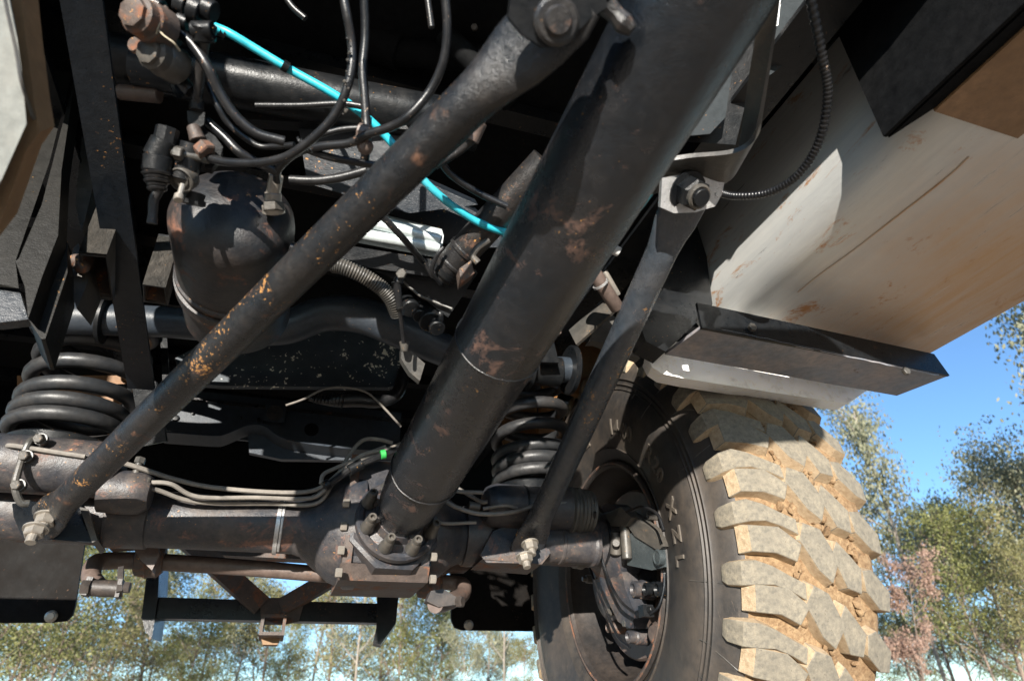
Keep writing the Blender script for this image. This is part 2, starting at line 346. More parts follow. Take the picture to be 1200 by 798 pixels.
def block_mesh(poly, depth=.024, taper=.006, name='tread_block'):
    bm = bmesh.new(); cx = sum(p[0] for p in poly)/len(poly); cy = sum(p[1] for p in poly)/len(poly)
    dense = []
    n = len(poly)
    for i in range(n):
        a, b = poly[i], poly[(i+1) % n]; dense.append(a); dense.append(((a[0]+b[0])/2, (a[1]+b[1])/2))
    top = [bm.verts.new(tread_pt(u, v, random.uniform(0, .0004))) for u, v in dense]
    bot = [bm.verts.new(tread_pt(cx+(u-cx)*(1+taper/.03), cy+(v-cy)*(1+taper/.03), depth+.004)) for u, v in dense]
    f = bm.faces.new(top); f.material_index = 0
    m = len(dense)
    for i in range(m):
        f = bm.faces.new((top[i], bot[i], bot[(i+1) % m], top[(i+1) % m])); f.material_index = 1
    bmesh.ops.recalc_face_normals(bm, faces=bm.faces)
    es = [e for e in bm.edges if e.calc_face_angle(0) > R(35)]
    bmesh.ops.bevel(bm, geom=es, offset=.0012, segments=1, affect='EDGES')
    finish(bm, 28)
    me = bpy.data.meshes.new(name); bm.to_mesh(me); bm.free(); me.materials.append(M['block']); me.materials.append(M['mudside']); return me
def lug_mesh():
    bm = bmesh.new(); rows = []
    # station: (u, R outer, v centre, half width, depth normal dir (du,dR))
    st = [(-.030, .516, -.004, .016, (.010, -.012)), (-.031, .532, -.004, .021, (.016, -.006)), (-.020, .562, -.002, .022, (.018, -.016)), (.000, .580, .0, .021, (.006, -.026)), (.030, .586, -.004, .016, (0, -.028)), (.060, .591, -.016, .013, (0, -.028)), (.092, .594, -.030, .014, (0, -.028))]
    for u, rr, v, hw, dn in st:
        row = []
        for sgn in (-1, 1):
            a = (v+sgn*hw)/.59; row.append(bm.verts.new((u, -rr*math.cos(a), rr*math.sin(a))))
        for sgn in (1, -1):
            a = (v+sgn*(hw+.005))/.59; r2 = rr+dn[1]; row.append(bm.verts.new((u+dn[0], -r2*math.cos(a), r2*math.sin(a))))
        rows.append(row)
    for a, b in zip(rows, rows[1:]):
        for q in range(4):
            f = bm.faces.new((a[q], a[(q+1) % 4], b[(q+1) % 4], b[q])); f.material_index = 0 if q == 0 else 1
    bm.faces.new(rows[0]); f = bm.faces.new(rows[-1]); f.material_index = 1
    bmesh.ops.recalc_face_normals(bm, faces=bm.faces)
    es = [e for e in bm.edges if e.calc_face_angle(0) > R(40)]
    bmesh.ops.bevel(bm, geom=es, offset=.0012, segments=1, affect='EDGES')
    finish(bm, 26)
    me = bpy.data.meshes.new('tread_lug'); bm.to_mesh(me); bm.free(); me.materials.append(M['block']); me.materials.append(M['mudside']); return me
PA = 2*math.pi*.59/PITCHN
colB = [(.098, .010), (.112, .046), (.140, .036), (.176, -.010), (.158, -.048), (.124, -.030)]
colB = [(.094, .022), (.108, .050), (.138, .040), (.166, -.008), (.148, -.040), (.122, -.022)]
colC = [(.162, .026), (.176, .050), (.222, .006), (.214, -.030), (.186, -.024)]
colD = [(.232, .030), (.256, .034), (.300, .000), (.298, -.034), (.270, -.030), (.236, -.002)]
colA2 = [(.002, .028), (.052, .024), (.088, -.004), (.074, -.030), (.040, -.018), (.002, -.014)]
def grow(p, k=1.14):
    cx = sum(q[0] for q in p)/len(p); cy = sum(q[1] for q in p)/len(p); return [(cx+(u-cx)*k, cy+(v-cy)*k) for u, v in p]
def jit(p):
    p = grow(p); return [(u+random.uniform(-.002, .002), v+random.uniform(-.002, .002)) for u, v in p]
variants = {'B': [block_mesh(jit(colB)) for _ in range(3)], 'C': [block_mesh(jit(colC)) for _ in range(3)], 'D': [block_mesh(jit(colD), .026) for _ in range(3)], 'A': [block_mesh(jit(colA2), .022) for _ in range(3)], 'L': [lug_mesh()]}
phase = {'B': .30, 'C': .05, 'D': .75, 'A': .50, 'L': .0}
for k in range(PITCHN):
    ang = 2*math.pi*k/PITCHN
    for key, ms in variants.items():
        o = bpy.data.objects.new('tread_lug' if key == 'L' else 'tread_block', ms[k % len(ms)]); COL.objects.link(o)
        o.parent = tyre; o.rotation_euler.x = -(ang + phase[key]*2*math.pi/PITCHN) + random.uniform(-.004, .004)
# lumps of mud caught between the blocks
bm = B()
for k in range(420):
    u = random.choice([.09, .098, .155, .17, .225, .232, .15]) + random.uniform(-.012, .012); v = random.uniform(-.55, 1.0)*.6*2
    p = WC+tread_pt(u, v, .020); s = random.uniform(.004, .010)
    mt = Matrix.Translation(p) @ Matrix.Rotation(random.random()*6, 4, 'X') @ Matrix.Diagonal((s, s*random.uniform(.7, 2.2), s*random.uniform(.5, 1.2), 1))
    r_ = bmesh.ops.create_icosphere(bm, subdivisions=1, radius=1, matrix=mt)
    for v_ in r_['verts']: v_.co += Vector([random.uniform(-1, 1) for _ in range(3)])*s*.3
obj('mud_lump', bm, 'mud', tyre, kind='stuff', angle=60)
# sidewall lettering
for txt, rad, a0, size in (('14.00', .350, 112, .056), ('R', .366, 146.5, .050), ('20', .368, 153, .054), ('X', .376, 169.5, .050), ('Z', .378, 178, .050), ('L', .380, 186, .050)):
    # a measured with y = +cos: front of the wheel (toward the camera) is 180 degrees
    cu_a = R(a0)
    def place(txt=txt, rad=rad, size=size, cu_a=cu_a):
        cu = bpy.data.curves.new('lettering', 'FONT'); cu.body = txt; cu.size = size; cu.extrude = .0022; cu.offset = .0012; cu.space_character = 1.12; cu.resolution_u = 3
        t = bpy.data.objects.new('lettering_src', cu); COL.objects.link(t)
        me = bpy.data.meshes.new_from_object(t.evaluated_get(bpy.context.evaluated_depsgraph_get()))
        bpy.data.objects.remove(t); bpy.data.curves.remove(cu)
        bm = bmesh.new(); bm.from_mesh(me); bpy.data.meshes.remove(me)
        bmesh.ops.subdivide_edges(bm, edges=[e for e in bm.edges if e.calc_length() > .012], cuts=2)
        for v in bm.verts:
            a = cu_a + v.co.x/(rad+.02); rr = rad+v.co.y; zz = v.co.z
            u = float(np.interp(rr, [.30, .322, .345, .375, .405, .43, .455, .47], [-.0145, -.022, -.030, -.038, -.043, -.044, -.040, -.034]))
            v.co = WC+Vector((u-.0008+zz*1.2, rr*math.cos(a), rr*math.sin(a)))
        obj('lettering', bm, 'letter', tyre, angle=50)
    place()
for txt, rad, a0, size in (('RADIAL', .372, 78, .019), ('TUBELESS', .340, 76, .019)):
    cu_a = R(a0); place(txt, rad, size, cu_a)
# thin casting flash lines across the sidewall
bm = B()
for a0, r0, r1, bend in ((128, .455, .53, .0), (138, .43, .545, .06), (165, .46, .54, -.02), (193, .43, .545, .0), (206, .46, .55, .05), (214, .47, .55, -.04), (150, .50, .56, .12), (100, .45, .52, 0)):
    P = []
    for t in np.linspace(0, 1, 7):
        rr = r0+(r1-r0)*t; a = R(a0)+bend*t*t
        u = float(np.interp(rr, [.405, .43, .455, .469, .505, .515, .535, .552], [-.043, -.044, -.040, -.034, -.030, -.026, -.016, -.003]))
        P.append(WC+Vector((u-.0005, rr*math.cos(a), rr*math.sin(a))))
    tube(bm, P, .0011, 5, 2)
obj('moulding_flash', bm, 'grey', tyre)
# ------------------------------------------------------------------ rim, hub, brake
bm = B()
lathe(bm, WC, WX, [(.004, .276), (-.006, .281), (-.0125, .277), (-.013, .268), (-.004, .262), (.012, .262), (.03, .256), (.075, .247), (.10, .240), (.16, .232), (.20, .228), (.212, .17), (.216, .09), (.222, .09), (.220, .18), (.21, .238), (.165, .240), (.10, .248), (.03, .262), (.018, .274)], 96, closed_profile=True)
rim = part('wheel_rim', bm, 'rim', 'dark dusty steel rim inside the muddy tyre', origin=WC.copy())
bm = B(); lathe(bm, WC, WX, [(-.0135, .2775), (-.016, .274), (-.0135, .270)], 96, closed_profile=True)
obj('rim_edge', bm, 'rusty', rim, 'rust coloured outer lip of the rim')
for k in range(8):
    a = 2*math.pi*k/8; p = WC+Vector((.2, .12*math.cos(a), .12*math.sin(a))); bm = B(); hexa(bm, p+Vector((.012, 0, 0)), (-1, 0, 0), .013, .022); obj('wheel_nut', bm, 'zinc', rim)
# portal hub housing
HC = Vector((.80, 1.545, .335))
def wp(px, py, X): return pX(px, py, X)
bm = B(); lathe(bm, Vector((.70, 1.50, .368)), WX, [(0, .05), (.02, .062), (.04, .085), (.055, .10), (.10, .10), (.11, .09)], 40)
kn = part('hub_housing', bm, 'axle', 'cast hub reduction housing inside the rim')
bm = B(); lathe(bm, WC+Vector((-.025, -.01, -.02)), WX, [(0, .03), (.004, .085), (.012, .10), (.04, .112), (.14, .112), (.15, .10)], 44)
obj('reduction_case', bm, 'axle', kn)
for px, py, s in ((684, 678, .9), (698, 674, 1.3), (724, 699, 1.1), (690, 640, .8), (722, 645, .9), (732, 730, 1.1), (748, 620, 1.0), (712, 716, .8)):
    p = wp(px, py, .765); bm = B(); hexa(bm, p+Vector((.02, 0, 0)), (-1, 0, 0), .0085*s, .024); cyl(bm, p+Vector((.03, 0, 0)), p+Vector((.006, 0, 0)), .013*s, .012*s, 16, .002); obj('case_bolt', bm, 'grey', kn, angle=25)
bm = B(); q = wp(712, 713, .775); lathe(bm, q+Vector((.03, 0, 0)), (-1, 0, 0), [(0, .020), (.02, .020), (.024, .014), (.026, .012), (.024, .006)], 24); obj('drain_plug', bm, 'rusty', kn, 'small rusty drain plug')
# rear shield ring behind the housing
bm = B(); lathe(bm, WC+Vector((.06, 0, 0)), WX, [(0, .125), (0, .205), (.006, .21), (.012, .205), (.012, .125)], 56, closed_profile=True); part('brake_disc', bm, 'bar', 'worn brake disc inside the rim')
# caliper (front upper side of the hub)
bm = B()
c0 = wp(727, 610, .755); c1 = wp(777, 620, .775); c2 = wp(779, 668, .775); c3 = wp(733, 664, .755)
prism(bm, [wp(733, 628, .745), wp(748, 620, .75), wp(776, 634, .77), wp(779, 664, .77), wp(764, 668, .765), wp(735, 662, .75)], (.075, .008, .004))
cal = part('brake_caliper', bm, 'caliper', 'shiny worn brake caliper inside the rim', bev=.007)
bm = B(); prism(bm, [wp(724, 602, .735), wp(731, 597, .735), wp(766, 622, .755), wp(777, 640, .76), wp(771, 645, .76), wp(744, 628, .745), wp(738, 620, .74)], (.03, .004, .002)); obj('caliper_bracket', bm, 'grey', cal, bev=.004)
bm = B(); q = wp(771, 653, .76); lathe(bm, q+Vector((.01, 0, 0)), (-1, 0, 0), [(0, .017), (.012, .017), (.014, .014), (.012, .011), (.013, .006)], 24); obj('slide_pin', bm, 'caliper', cal)
bm = B(); cyl(bm, wp(731, 605, .74), wp(735, 655, .74), .012, .012, 16, .002); cyl(bm, wp(722, 622, .735), wp(722, 650, .738), .013, .015, 16, .003); cyl(bm, wp(722, 636, .722), wp(722, 636, .75), .009, .009, 12, .001); obj('piston_housing', bm, 'grey', cal)
bm = B(); prism(bm, [wp(709, 602, .72), wp(727, 594, .72), wp(740, 606, .73), (wp(733, 616, .73)), wp(716, 616, .722)], (.028, 0, 0)); part('knuckle_lug', bm, 'grey', bev=.004)
bm = B(); prism(bm, [wp(690, 605, .71), wp(712, 600, .725), wp(722, 640, .745), wp(733, 690, .76), wp(745, 720, .765), wp(738, 736, .765), wp(724, 728, .76), wp(706, 690, .745), (wp(694, 650, .72))], (.04, 0, 0)); part('knuckle_plate', bm, 'axle', bev=.006)
bm = B(); lathe(bm, wp(705, 655, .735), WX, [(0, .03), (.01, .042), (.05, .05), (.07, .06)], 30); part('kingpin_boss', bm, 'axle')
bm = B(); tube(bm, [wp(697, 600, .66), wp(696, 625, .69), wp(705, 655, .715), wp(716, 685, .725), wp(728, 705, .73), wp(744, 718, .74), wp(752, 719, .745)], .0035, 8); tube(bm, [wp(762, 719, .75), wp(772, 710, .76), wp(778, 690, .77), wp(779, 672, .775)], .0028, 8)
part('sensor_cable', bm, 'hose', 'thin sensor cable curling down into the rim')
bm = B(); cyl(bm, wp(747, 720, .742), wp(765, 713, .755), .009, .007, 12, .001); box(bm, wp(757, 716, .75)-Vector((.012, .012, .012)), wp(757, 716, .75)+Vector((.012, .012, .012))); part('cable_connector', bm, 'black')
bm = B(); lathe(bm, wp(770, 742, .80), (-1, -.2, 0), [(0, .024), (.006, .024), (.01, .018)], 20); part('rusty_cap', bm, 'rusty')
for pts, r_ in ((((700, 592), (712, 612), (716, 640), (708, 668)), .004), (((735, 600), (752, 594), (770, 602), (778, 622)), .0035), (((688, 655), (700, 690), (722, 742), (738, 758)), .0035)):
    bm = B(); tube(bm, [wp(x, y, .728) for x, y in pts], r_, 8); part('brake_hose', bm, 'hose')
for px, py, r_, m_ in ((700, 628, .014, 'grey'), (716, 668, .016, 'axle'), (742, 690, .018, 'axle'), (756, 690, .014, 'black'), (728, 690, .010, 'grey'), (736, 746, .014, 'axle'), (712, 735, .012, 'rusty'), (760, 604, .010, 'grey'), (770, 690, .016, 'black')):
    bm = B(); q = wp(px, py, .77); lathe(bm, q+Vector((.05, 0, 0)), (-1, 0, 0), [(0, r_*1.3), (.03, r_*1.2), (.034, r_), (.05, r_), (.052, r_*.7), (.046, r_*.5), (.046, 0)], 20); part('housing_boss', bm, m_)
# ------------------------------------------------------------------ axle
AXY, AXZ = 1.50, .369
def ax(x, dy=0, dz=0): return Vector((x, AXY+dy, AXZ+dz))
def axpx(px, py=612): return pY(px, py, AXY).x
bm = B(); cyl(bm, ax(-1.1), ax(axpx(400)), .056, .057, 40)
lathe(bm, ax(axpx(345)), WX, [(0, .056), (.02, .062), (.05, .085), (.085, .112), (.12, .125), (.14, .125)], 48)
axle = part('rear_axle', bm, 'axle', 'dusty grey rear axle running across under the springs')
bm = B(); lathe(bm, ax(axpx(127)), WX, [(0, .056), (.002, .0605), (.075, .0605), (.078, .056)], 40); obj('sleeve', bm, 'axle', axle)
bm = B(); q = ax(axpx(331), -.056, .01); tube(bm, [ax(axpx(331))+Vector((0, -.0575*math.cos(t), .0575*math.sin(t))) for t in np.linspace(-1.3, 1.0, 10)], .0035, 6, 0); obj('weld_bead', bm, 'bright', axle, 'pale spattered weld line on the axle')
# right axle side
bm = B(); lathe(bm, ax(axpx(500)), WX, [(0, .105), (.03, .095), (.06, .072), (.085, .060), (.10, .060), (.101, .063), (.16, .063), (.161, .058), (.45, .058)], 44)
obj('axle_tube', bm, 'axle', axle)
bm = B(); xx = axpx(537, 630); lathe(bm, ax(axpx(540, 630)), WX, [(0, .058), (.002, .068), (.055, .068), (.058, .058)], 36); obj('clamp_band', bm, 'axle', axle)
bm = B(); xx = axpx(640, 635); lathe(bm, ax(axpx(672, 637)), WX, [(0, .058), (.003, .062), (.01, .062), (.02, .064), (.022, .058)], 36); obj('tube_flange', bm, 'grey', axle)
# differential case
Dx0, Dx1 = axpx(404, 640), axpx(488, 640)
bm = B()
def case_section(s): return [(-.085, .10), (-.095, .02), (-.108, -.06), (-.095, -.098), (-.06, -.118), (.05, -.118), (.11, -.08), (.125, 0), (.10, .10), (.03, .135), (-.07, .13)]
pts = [(Dx0+.008, AXY+y, AXZ+.01+z) for y, z in case_section(1)]
prism(bm, pts, (Dx1-Dx0-.016, 0, 0))
diff = part('differential_case', bm, 'axle', 'cast differential housing with rust at its lower corners', bev=.012)
for x0 in (Dx0-.010, Dx1-.008):
    bm = B(); cx = [(x0, AXY+y*1.07, AXZ+.01+z*1.07) for y, z in case_section(1)]; prism(bm, cx, (.018, 0, 0)); obj('case_flange', bm, 'rusty' if x0 < Dx1-.05 else 'axle', diff, 'reddish rusty flange of the housing' if x0 < Dx1-.05 else None, bev=.003)
bm = B(); prism(bm, [(Dx0-.012, AXY-.104, AXZ-.092), (Dx1+.012, AXY-.104, AXZ-.092), (Dx1+.012, AXY-.085, AXZ-.122), (Dx0-.012, AXY-.085, AXZ-.122)], (0, .2, 0)); obj('bottom_cover', bm, 'rusty', diff, 'rust streaked bottom cover', bev=.004)
for px, py in ((409, 617), (404, 645), (398, 671), (408, 590)):
    p = pY(px, py, AXY-.118); nb = B(); hexa(nb, Vector((Dx0-.009, p.y, p.z)), (-1, 0, 0), .0095, .013); obj('case_bolt', nb, 'zinc', diff, angle=25)
for px, py in ((500, 620), (494, 652), (488, 678)):
    p = pY(px, py, AXY-.118); nb = B(); hexa(nb, Vector((Dx1+.010, p.y, p.z)), (1, 0, 0), .0095, .013); obj('case_bolt', nb, 'zinc', diff, angle=25)
# ------------------------------------------------------------------ torque tube
TA = pY(472, 600, 1.335)          # at the flange
TB = Vector((.285, .50, .555))
tdir = (TB-TA).normalized()
TR = .0675
Lt = 1.75
bm = B()
lathe(bm, TA-tdir*.02, tdir, [(0, .050), (.03, .0515), (.045, .054), (.060, .0585), (.085, .0605), (.112, .0618), (.114, .0632), (.182, .0648), (.185, .0638), (.187, .0638), (.19, TR), (.555, TR), (.558, TR+.0012), (.562, TR+.0012), (.566, TR), (Lt, TR)], 72)
tt = part('torque_tube', bm, 'tube', 'thick black torque tube with rust patches running up from the axle', angle=22)
for s in (.166, .54):
    bm = B(); c = TA+tdir*s; u, v = frame(tdir)
    P = [c+(u*math.cos(t)+v*math.sin(t))*(TR+.0007)+tdir*random.uniform(-.0006, .0006) for t in np.linspace(0, 2*math.pi, 70)]
    tube(bm, P, .0016, 6, 0); obj('weld_seam', bm, 'arm', tt)
# bolted flange
fd = tdir
bm = B(); FC = TA - tdir*.028
lathe(bm, FC-tdir*.03, tdir, [(0, .082), (.010, .089), (.024, .089), (.030, .084), (.029, .076), (.022, .071), (.030, .058), (.050, .053)], 60)
fl = part('tube_flange', bm, 'axle', 'round cast flange with socket bolts where the torque tube meets the axle')
u, v = frame(tdir)
bolts_px = [(391+47, 350/5+480), (0, 0)]
dn = Vector((0, 0, -1)); dn = (dn-tdir*dn.dot(tdir)).normalized(); sdv = tdir.cross(dn)
for k in range(8):
    an = R(22+45*k); c_ = FC+tdir*.042; p = c_+(dn*math.cos(an)+sdv*math.sin(an))*.0715
    bm = B(); base = p-tdir*.040
    lathe(bm, base, tdir, [(0, .015), (.02, .012), (.034, .0105), (.036, .0092), (.046, .0092), (.048, .0082), (.048, .0048), (.040, .0044), (.040, 0)], 20)
    obj('socket_bolt', bm, 'grey', fl)
    bm = B(); m_ = c_ + (p-c_)*.45 - tdir*.035
    beam(bm, m_-tdir*.004, base+(p-c_)*.15+tdir*.006, .010, .040, tdir); obj('rib', bm, 'axle', fl, bev=.003)
# nose of the case under the flange
bm = B(); 
lathe(bm, FC-tdir*.11, tdir, [(0, .098), (.05, .101), (.074, .101), (.079, .094)], 8, a0=.39)
part('pinion_housing', bm, 'axle', bev=.006)
# ------------------------------------------------------------------ control arms
def arm(name, pa, pb, r, ends, label, flatdir, mat='arm'):
    pa = Vector(pa); pb = Vector(pb); d = (pb-pa).normalized(); L = (pb-pa).length
    s = Vector(flatdir).normalized(); s = (s-d*s.dot(d)).normalized(); t = d.cross(s)   # s: direction of flat normal
    bm = B(); rings = []
    st = [(-.030, .30, 1.15), (-.012, .30, 1.45), (.02, .30, 1.50), (.05, .36, 1.42), (.075, .62, 1.22), (.10, .9, 1.04), (.125, 1, 1)]
    stations = [(q, a, b) for q, a, b in st] + [(L*.35, 1, 1), (L*.65, 1, 1)] + [(L-q, a, b) for q, a, b in reversed(st)]
    for q, a, b in stations:
        c = pa+d*q
        ring = []
        for k in range(28):
            an = 2*math.pi*k/28; e = .72 if a < .5 else 1
            cx = math.copysign(abs(math.cos(an))**e, math.cos(an)); sy = math.copysign(abs(math.sin(an))**e, math.sin(an))
            ring.append(bm.verts.new(c+s*r*a*cx+t*r*b*sy))
        rings.append(ring)
    for a, b in zip(rings, rings[1:]):
        for k in range(28): bm.faces.new((a[k], a[(k+1) % 28], b[(k+1) % 28], b[k]))
    bm.faces.new(rings[0]); bm.faces.new(rings[-1])
    return part(name, bm, mat, label, angle=40), d, s, t
A0 = pY(52, 611, 1.405); A1 = Vector(pD(652, 20, .60))
armA, dA, sA, tA = arm('control_arm', A0, A1, .0245, None, 'long black control arm crossing from the left end of the axle, orange rust chips at its foot', (0, -1, -.25), 'arm_foot')
B0 = pY(618, 640, 1.41); B1 = pD(806, 228, 1.03)
armB, dB, sB, tB = arm('control_arm', B0, B1, .0262, None, 'shorter steel grey control arm in front of the tyre', (0, -1, -.1), 'arm_light')
# axle brackets for the arms, with bolts
nd = Vector((.06, -.35, -.93)).normalized()
bm = B(); prism(bm, [pY(14, 590, 1.395), pY(32, 587, 1.395), pY(95, 592, 1.43), pY(112, 633, 1.43), pY(108, 636, 1.43), pY(26, 629, 1.40), pY(16, 606, 1.395)], (0, .012, .004))
brA = part('arm_bracket', bm, 'black', 'black folded bracket on the left end of the axle', bev=.003)
bm = B(); prism(bm, [pY(93, 594, 1.415), pY(103, 596, 1.415), pY(114, 632, 1.43), pY(108, 636, 1.43)], (-.004, .10, .0)); obj('bracket_side', bm, 'grey', brA, bev=.002)
nutbolt(brA, pY(55, 606, 1.370), nd, .0165, .016)
nutbolt(brA, pY(42, 620, 1.360), nd, .0165, .014)
bm = B(); prism(bm, [pY(578, 622, 1.42), pY(604, 612, 1.42), pY(640, 632, 1.415), pY(645, 648, 1.41), pY(632, 660, 1.40), pY(570, 659, 1.42), pY(563, 650, 1.43)], (0, .013, .004))
brB = part('arm_bracket', bm, 'axle', 'dusty grey bracket with two nuts on the right end of the axle', bev=.003)
bm = B(); prism(bm, [pY(565, 655, 1.42), pY(635, 661, 1.40), pY(644, 650, 1.41), pY(600, 650, 1.41)], (0, .10, -.004)); obj('bracket_base', bm, 'rusty', brB, 'rust brown lower plate', bev=.002)
nutbolt(brB, pY(621, 637, 1.360), nd, .0155, .016)
nutbolt(brB, pY(615, 652, 1.352), nd, .0155, .014)
# upper hanger of the short arm: worn bright plate, big nut
hx = B1 - sB*.0
hn = (-FW*.9 + RI*.15 - UP*.25).normalized()     # plate normal, real tilt of the plate
hp = pD(812, 222, .985)
def onp(px, py, p0, n): d = ray(px, py); return d*(p0.dot(n)/d.dot(n))
bm = B(); prism(bm, [onp(x, y, hp, hn) for x, y in ((776, 209), (800, 204), (852, 200), (846, 228), (838, 242), (815, 249), (790, 250), (774, 243))], -hn*.010)
hang = part('hanger_plate', bm, 'bright', 'worn bright steel plate holding the top of the short control arm', bev=.002)
nb = nutbolt(hang, onp(806, 224, hp, hn)+hn*.001, (hn+Vector((.28, .05, -.30))*.9).normalized(), .0245, .026, stud=.25, mat='black', name='hanger_nut')
bm = B(); q = onp(806, 224, hp, hn)+(hn+Vector((.28, .05, -.30))*.9).normalized()*.026; lathe(bm, q, (hn+Vector((.28, .05, -.30))*.9).normalized(), [(0, .019), (.006, .019), (.008, .016), (.007, .013), (.006, .011), (.010, .009), (.011, 0)], 24); obj('bolt_end', bm, 'grey', hang)
# curved strap from the hanger up along the frame
def strip(bm, path, wdt, thick):
    """path: list of 3D points; strip width direction wdt, thickness thick"""
    P = spline(path, 5); prev = None
    wv = Vector(wdt)
    for i, p in enumerate(P):
        d = (P[min(i+1, len(P)-1)]-P[max(i-1, 0)]).normalized(); n_ = d.cross(wv).normalized()*thick/2
        row = [bm.verts.new(q) for q in (p-wv/2-n_, p+wv/2-n_, p+wv/2+n_, p-wv/2+n_)]
        if prev:
            for k in range(4): bm.faces.new((prev[k], prev[(k+1) % 4], row[(k+1) % 4], row[k]))
        else: bm.faces.new(row)
        prev = row
    bm.faces.new(prev); return bm
bm = B(); strip(bm, [pD(768, 208, 1.0), pD(800, 203, .99), pD(850, 198, .96), pD(872, 182, .94), (pD(878, 160, .92)), pD(886, 110, .86), pD(896, 40, .78), pD(906, -30, .70)], (.03, .085, .02), .007)
strap = part('frame_strap', bm, 'grey', 'curved grey strap with worn edge running up from the hanger plate')
bm = B(); prism(bm, [pD(x, y, 1.06) for x, y in ((812, 60), (905, -10), (862, 170), (800, 166), (782, 205), (740, 260))], (.0, .02, .03)); part('strap_gusset', bm, 'black', 'dark rust stained web between strap and torque tube')
bm = B(); prism(bm, [pD(x, y, 1.03) for x, y in ((842, 78), (858, 84), (850, 138), (832, 157), (800, 160), (790, 150))], (.0, .006, .004)); part('gusset_plate', bm, 'bluegrey', 'small blue grey plate beside the torque tube', bev=.001)
# frame end bracket at the top of the long arm
bn = (-FW*.85+UP*-.3+RI*.2).normalized(); bp = pD(650, 20, .575)
bm = B(); prism(bm, [onp(x, y, bp, bn) for x, y in ((600, -12), (596, 20), (612, 40), (636, 56), (660, 55), (690, 24), (712, 8), (706, -30))], -bn*.008)
upb = part('arm_bracket', bm, 'black', 'black bracket at the top of the long control arm', bev=.002)
bm = B(); q = onp(651, 26, bp, bn); lathe(bm, q-bn*.002, bn, [(0, .021), (.006, .021), (.009, .018), (.009, .013), (.012, .0125), (.014, .011), (.014, 0)], 30); obj('pivot_bolt', bm, 'arm', upb)
bm = B(); P = [pD(x, y, .60) for x, y in ((712, 8), (722, 18), (731, 28), (741, 36))]; tube(bm, P, [.010, .008, .010, .006], 10); obj('weld_bead', bm, 'arm', upb)
# ------------------------------------------------------------------ springs
def coil(base, r, z0, pitches, wire, tilt=(0, 0), a0=0):
    P = []; z = z0; a = a0
    for pz, turns in pitches:
        n_ = int(26*turns)
        for i in range(n_):
            P.append(Vector((base[0]+r*math.cos(a)+tilt[0]*(z-z0), base[1]+r*math.sin(a)+tilt[1]*(z-z0), z))); a += 2*math.pi/26; z += pz/26
    bm = B(); tube(bm, P, wire, 14, 0); return bm
sl = pY(78, 512, 1.50)
bm = coil((sl.x-.004, sl.y), .099, sl.z-.005, [(.032, 2.4), (.052, 2.0), (.062, 2.2)], .0155, (.03, 0), 1.2)
spL = part('coil_spring', bm, 'spring', 'dark coil spring at the left end of the axle', angle=60)
bm = B(); cyl(bm, Vector((sl.x, 1.5, AXZ+.05)), Vector((sl.x, 1.5, sl.z-.022)), .085, .105, 40, .004); obj('spring_seat', bm, 'black', spL)
srr = pY(620, 560, 1.50)
bm = coil((srr.x+.01, srr.y), .090, srr.z-.012, [(.030, 2.3), (.056, 2.0), (.072, 2)], .0155, (-.02, 0), 2.6)
spR = part('coil_spring', bm, 'spring', 'dark coil spring behind the torque tube', angle=60)
bm = B(); cyl(bm, Vector((srr.x, 1.5, AXZ+.05)), Vector((srr.x, 1.5, srr.z-.028)), .07, .09, 40, .004); obj('spring_seat', bm, 'black', spR)
# ------------------------------------------------------------------ brake cylinders on the axle
def chamber(px0, px1, py, Y, r, label, dome='R', bands=()):
    p0 = pY(px0, py, Y); p1 = pY(px1, py, Y); z = (p0.z+p1.z)/2 if False else p1.z
    p0 = Vector((p0.x, Y, z)); L = p1.x-p0.x
    pr = [(0, r), (L-.02, r), (L-.012, r*.97), (L-.004, r*.86), (L, r*.7), (L+.002, 0)]
    if dome == 'L': pr = [(0, 0), (.001, r*.55), (.006, r*.8), (.02, r*.96), (.03, r), (L, r)]
    bm = B(); lathe(bm, p0, WX, pr, 44)
    o = part('brake_chamber', bm, 'axle', label)
    return o, p0, L
chL, cp, cL = chamber(-60, 143, 552, 1.40, .054, 'dusty brake chamber at the left end of the axle')
bm = B()
tube(bm, [pY(47, 513, 1.37), pY(36, 517, 1.34), pY(29, 530, 1.338), pY(22, 550, 1.335), pY(18, 570, 1.335), pY(24, 588, 1.345), (pY(34, 590, 1.35))], .0065, 10); part('clamp_rod', bm, 'grey', 'bent rod clamped round the left brake chamber')
for px, py in ((48, 514), (31, 534), (22, 568)):
    bm = B(); q = pY(px, py, 1.335); hexa(bm, q, (-.2, -1, -.3), .009, .012); cyl(bm, q+Vector((0, .01, 0)), q+Vector((0, -.002, -.001)), .011, .011, 14); part('hose_nut', bm, 'grey', angle=25)
bm = B(); lathe(bm, Vector((pY(121, 570, 1.40).x, 1.40, pY(121, 575, 1.40).z)), WX, [(0, .040), (.05, .042), (.07, .040), (.085, .030), (.09, 0)], 40); part('chamber_cap', bm, 'axle')
chR, cpR, cRL = chamber(566, 668, 598, 1.42, .050, 'right brake chamber with shiny worn end', dome='L')
bm = B(); lathe(bm, Vector((pY(664, 598, 1.42).x, 1.42, cpR.z)), WX, [(0, .050), (.004, .056), (.010, .056), (.014, .051), (.020, .051), (.024, .055), (.03, .055), (.034, .050), (.040, .053), (.044, .049), (.049, .052), (.053, .047), (.06, .05), (.066, .04)], 44); obj('bellows_clamp', bm, 'grey', chR, 'pale ribbed clamp rings')
bm = B(); lathe(bm, Vector((pY(611, 598, 1.42).x, 1.42, cpR.z)), WX, [(0, .050), (.001, .0515), (.005, .0515), (.006, .050)], 44); obj('band', bm, 'black', chR)
bm = B(); P = [pY(566, 596, 1.37), pY(590, 592, 1.36), pY(606, 595, 1.37)]; tube(bm, P, .004, 8); part('brake_pipe', bm, 'line')
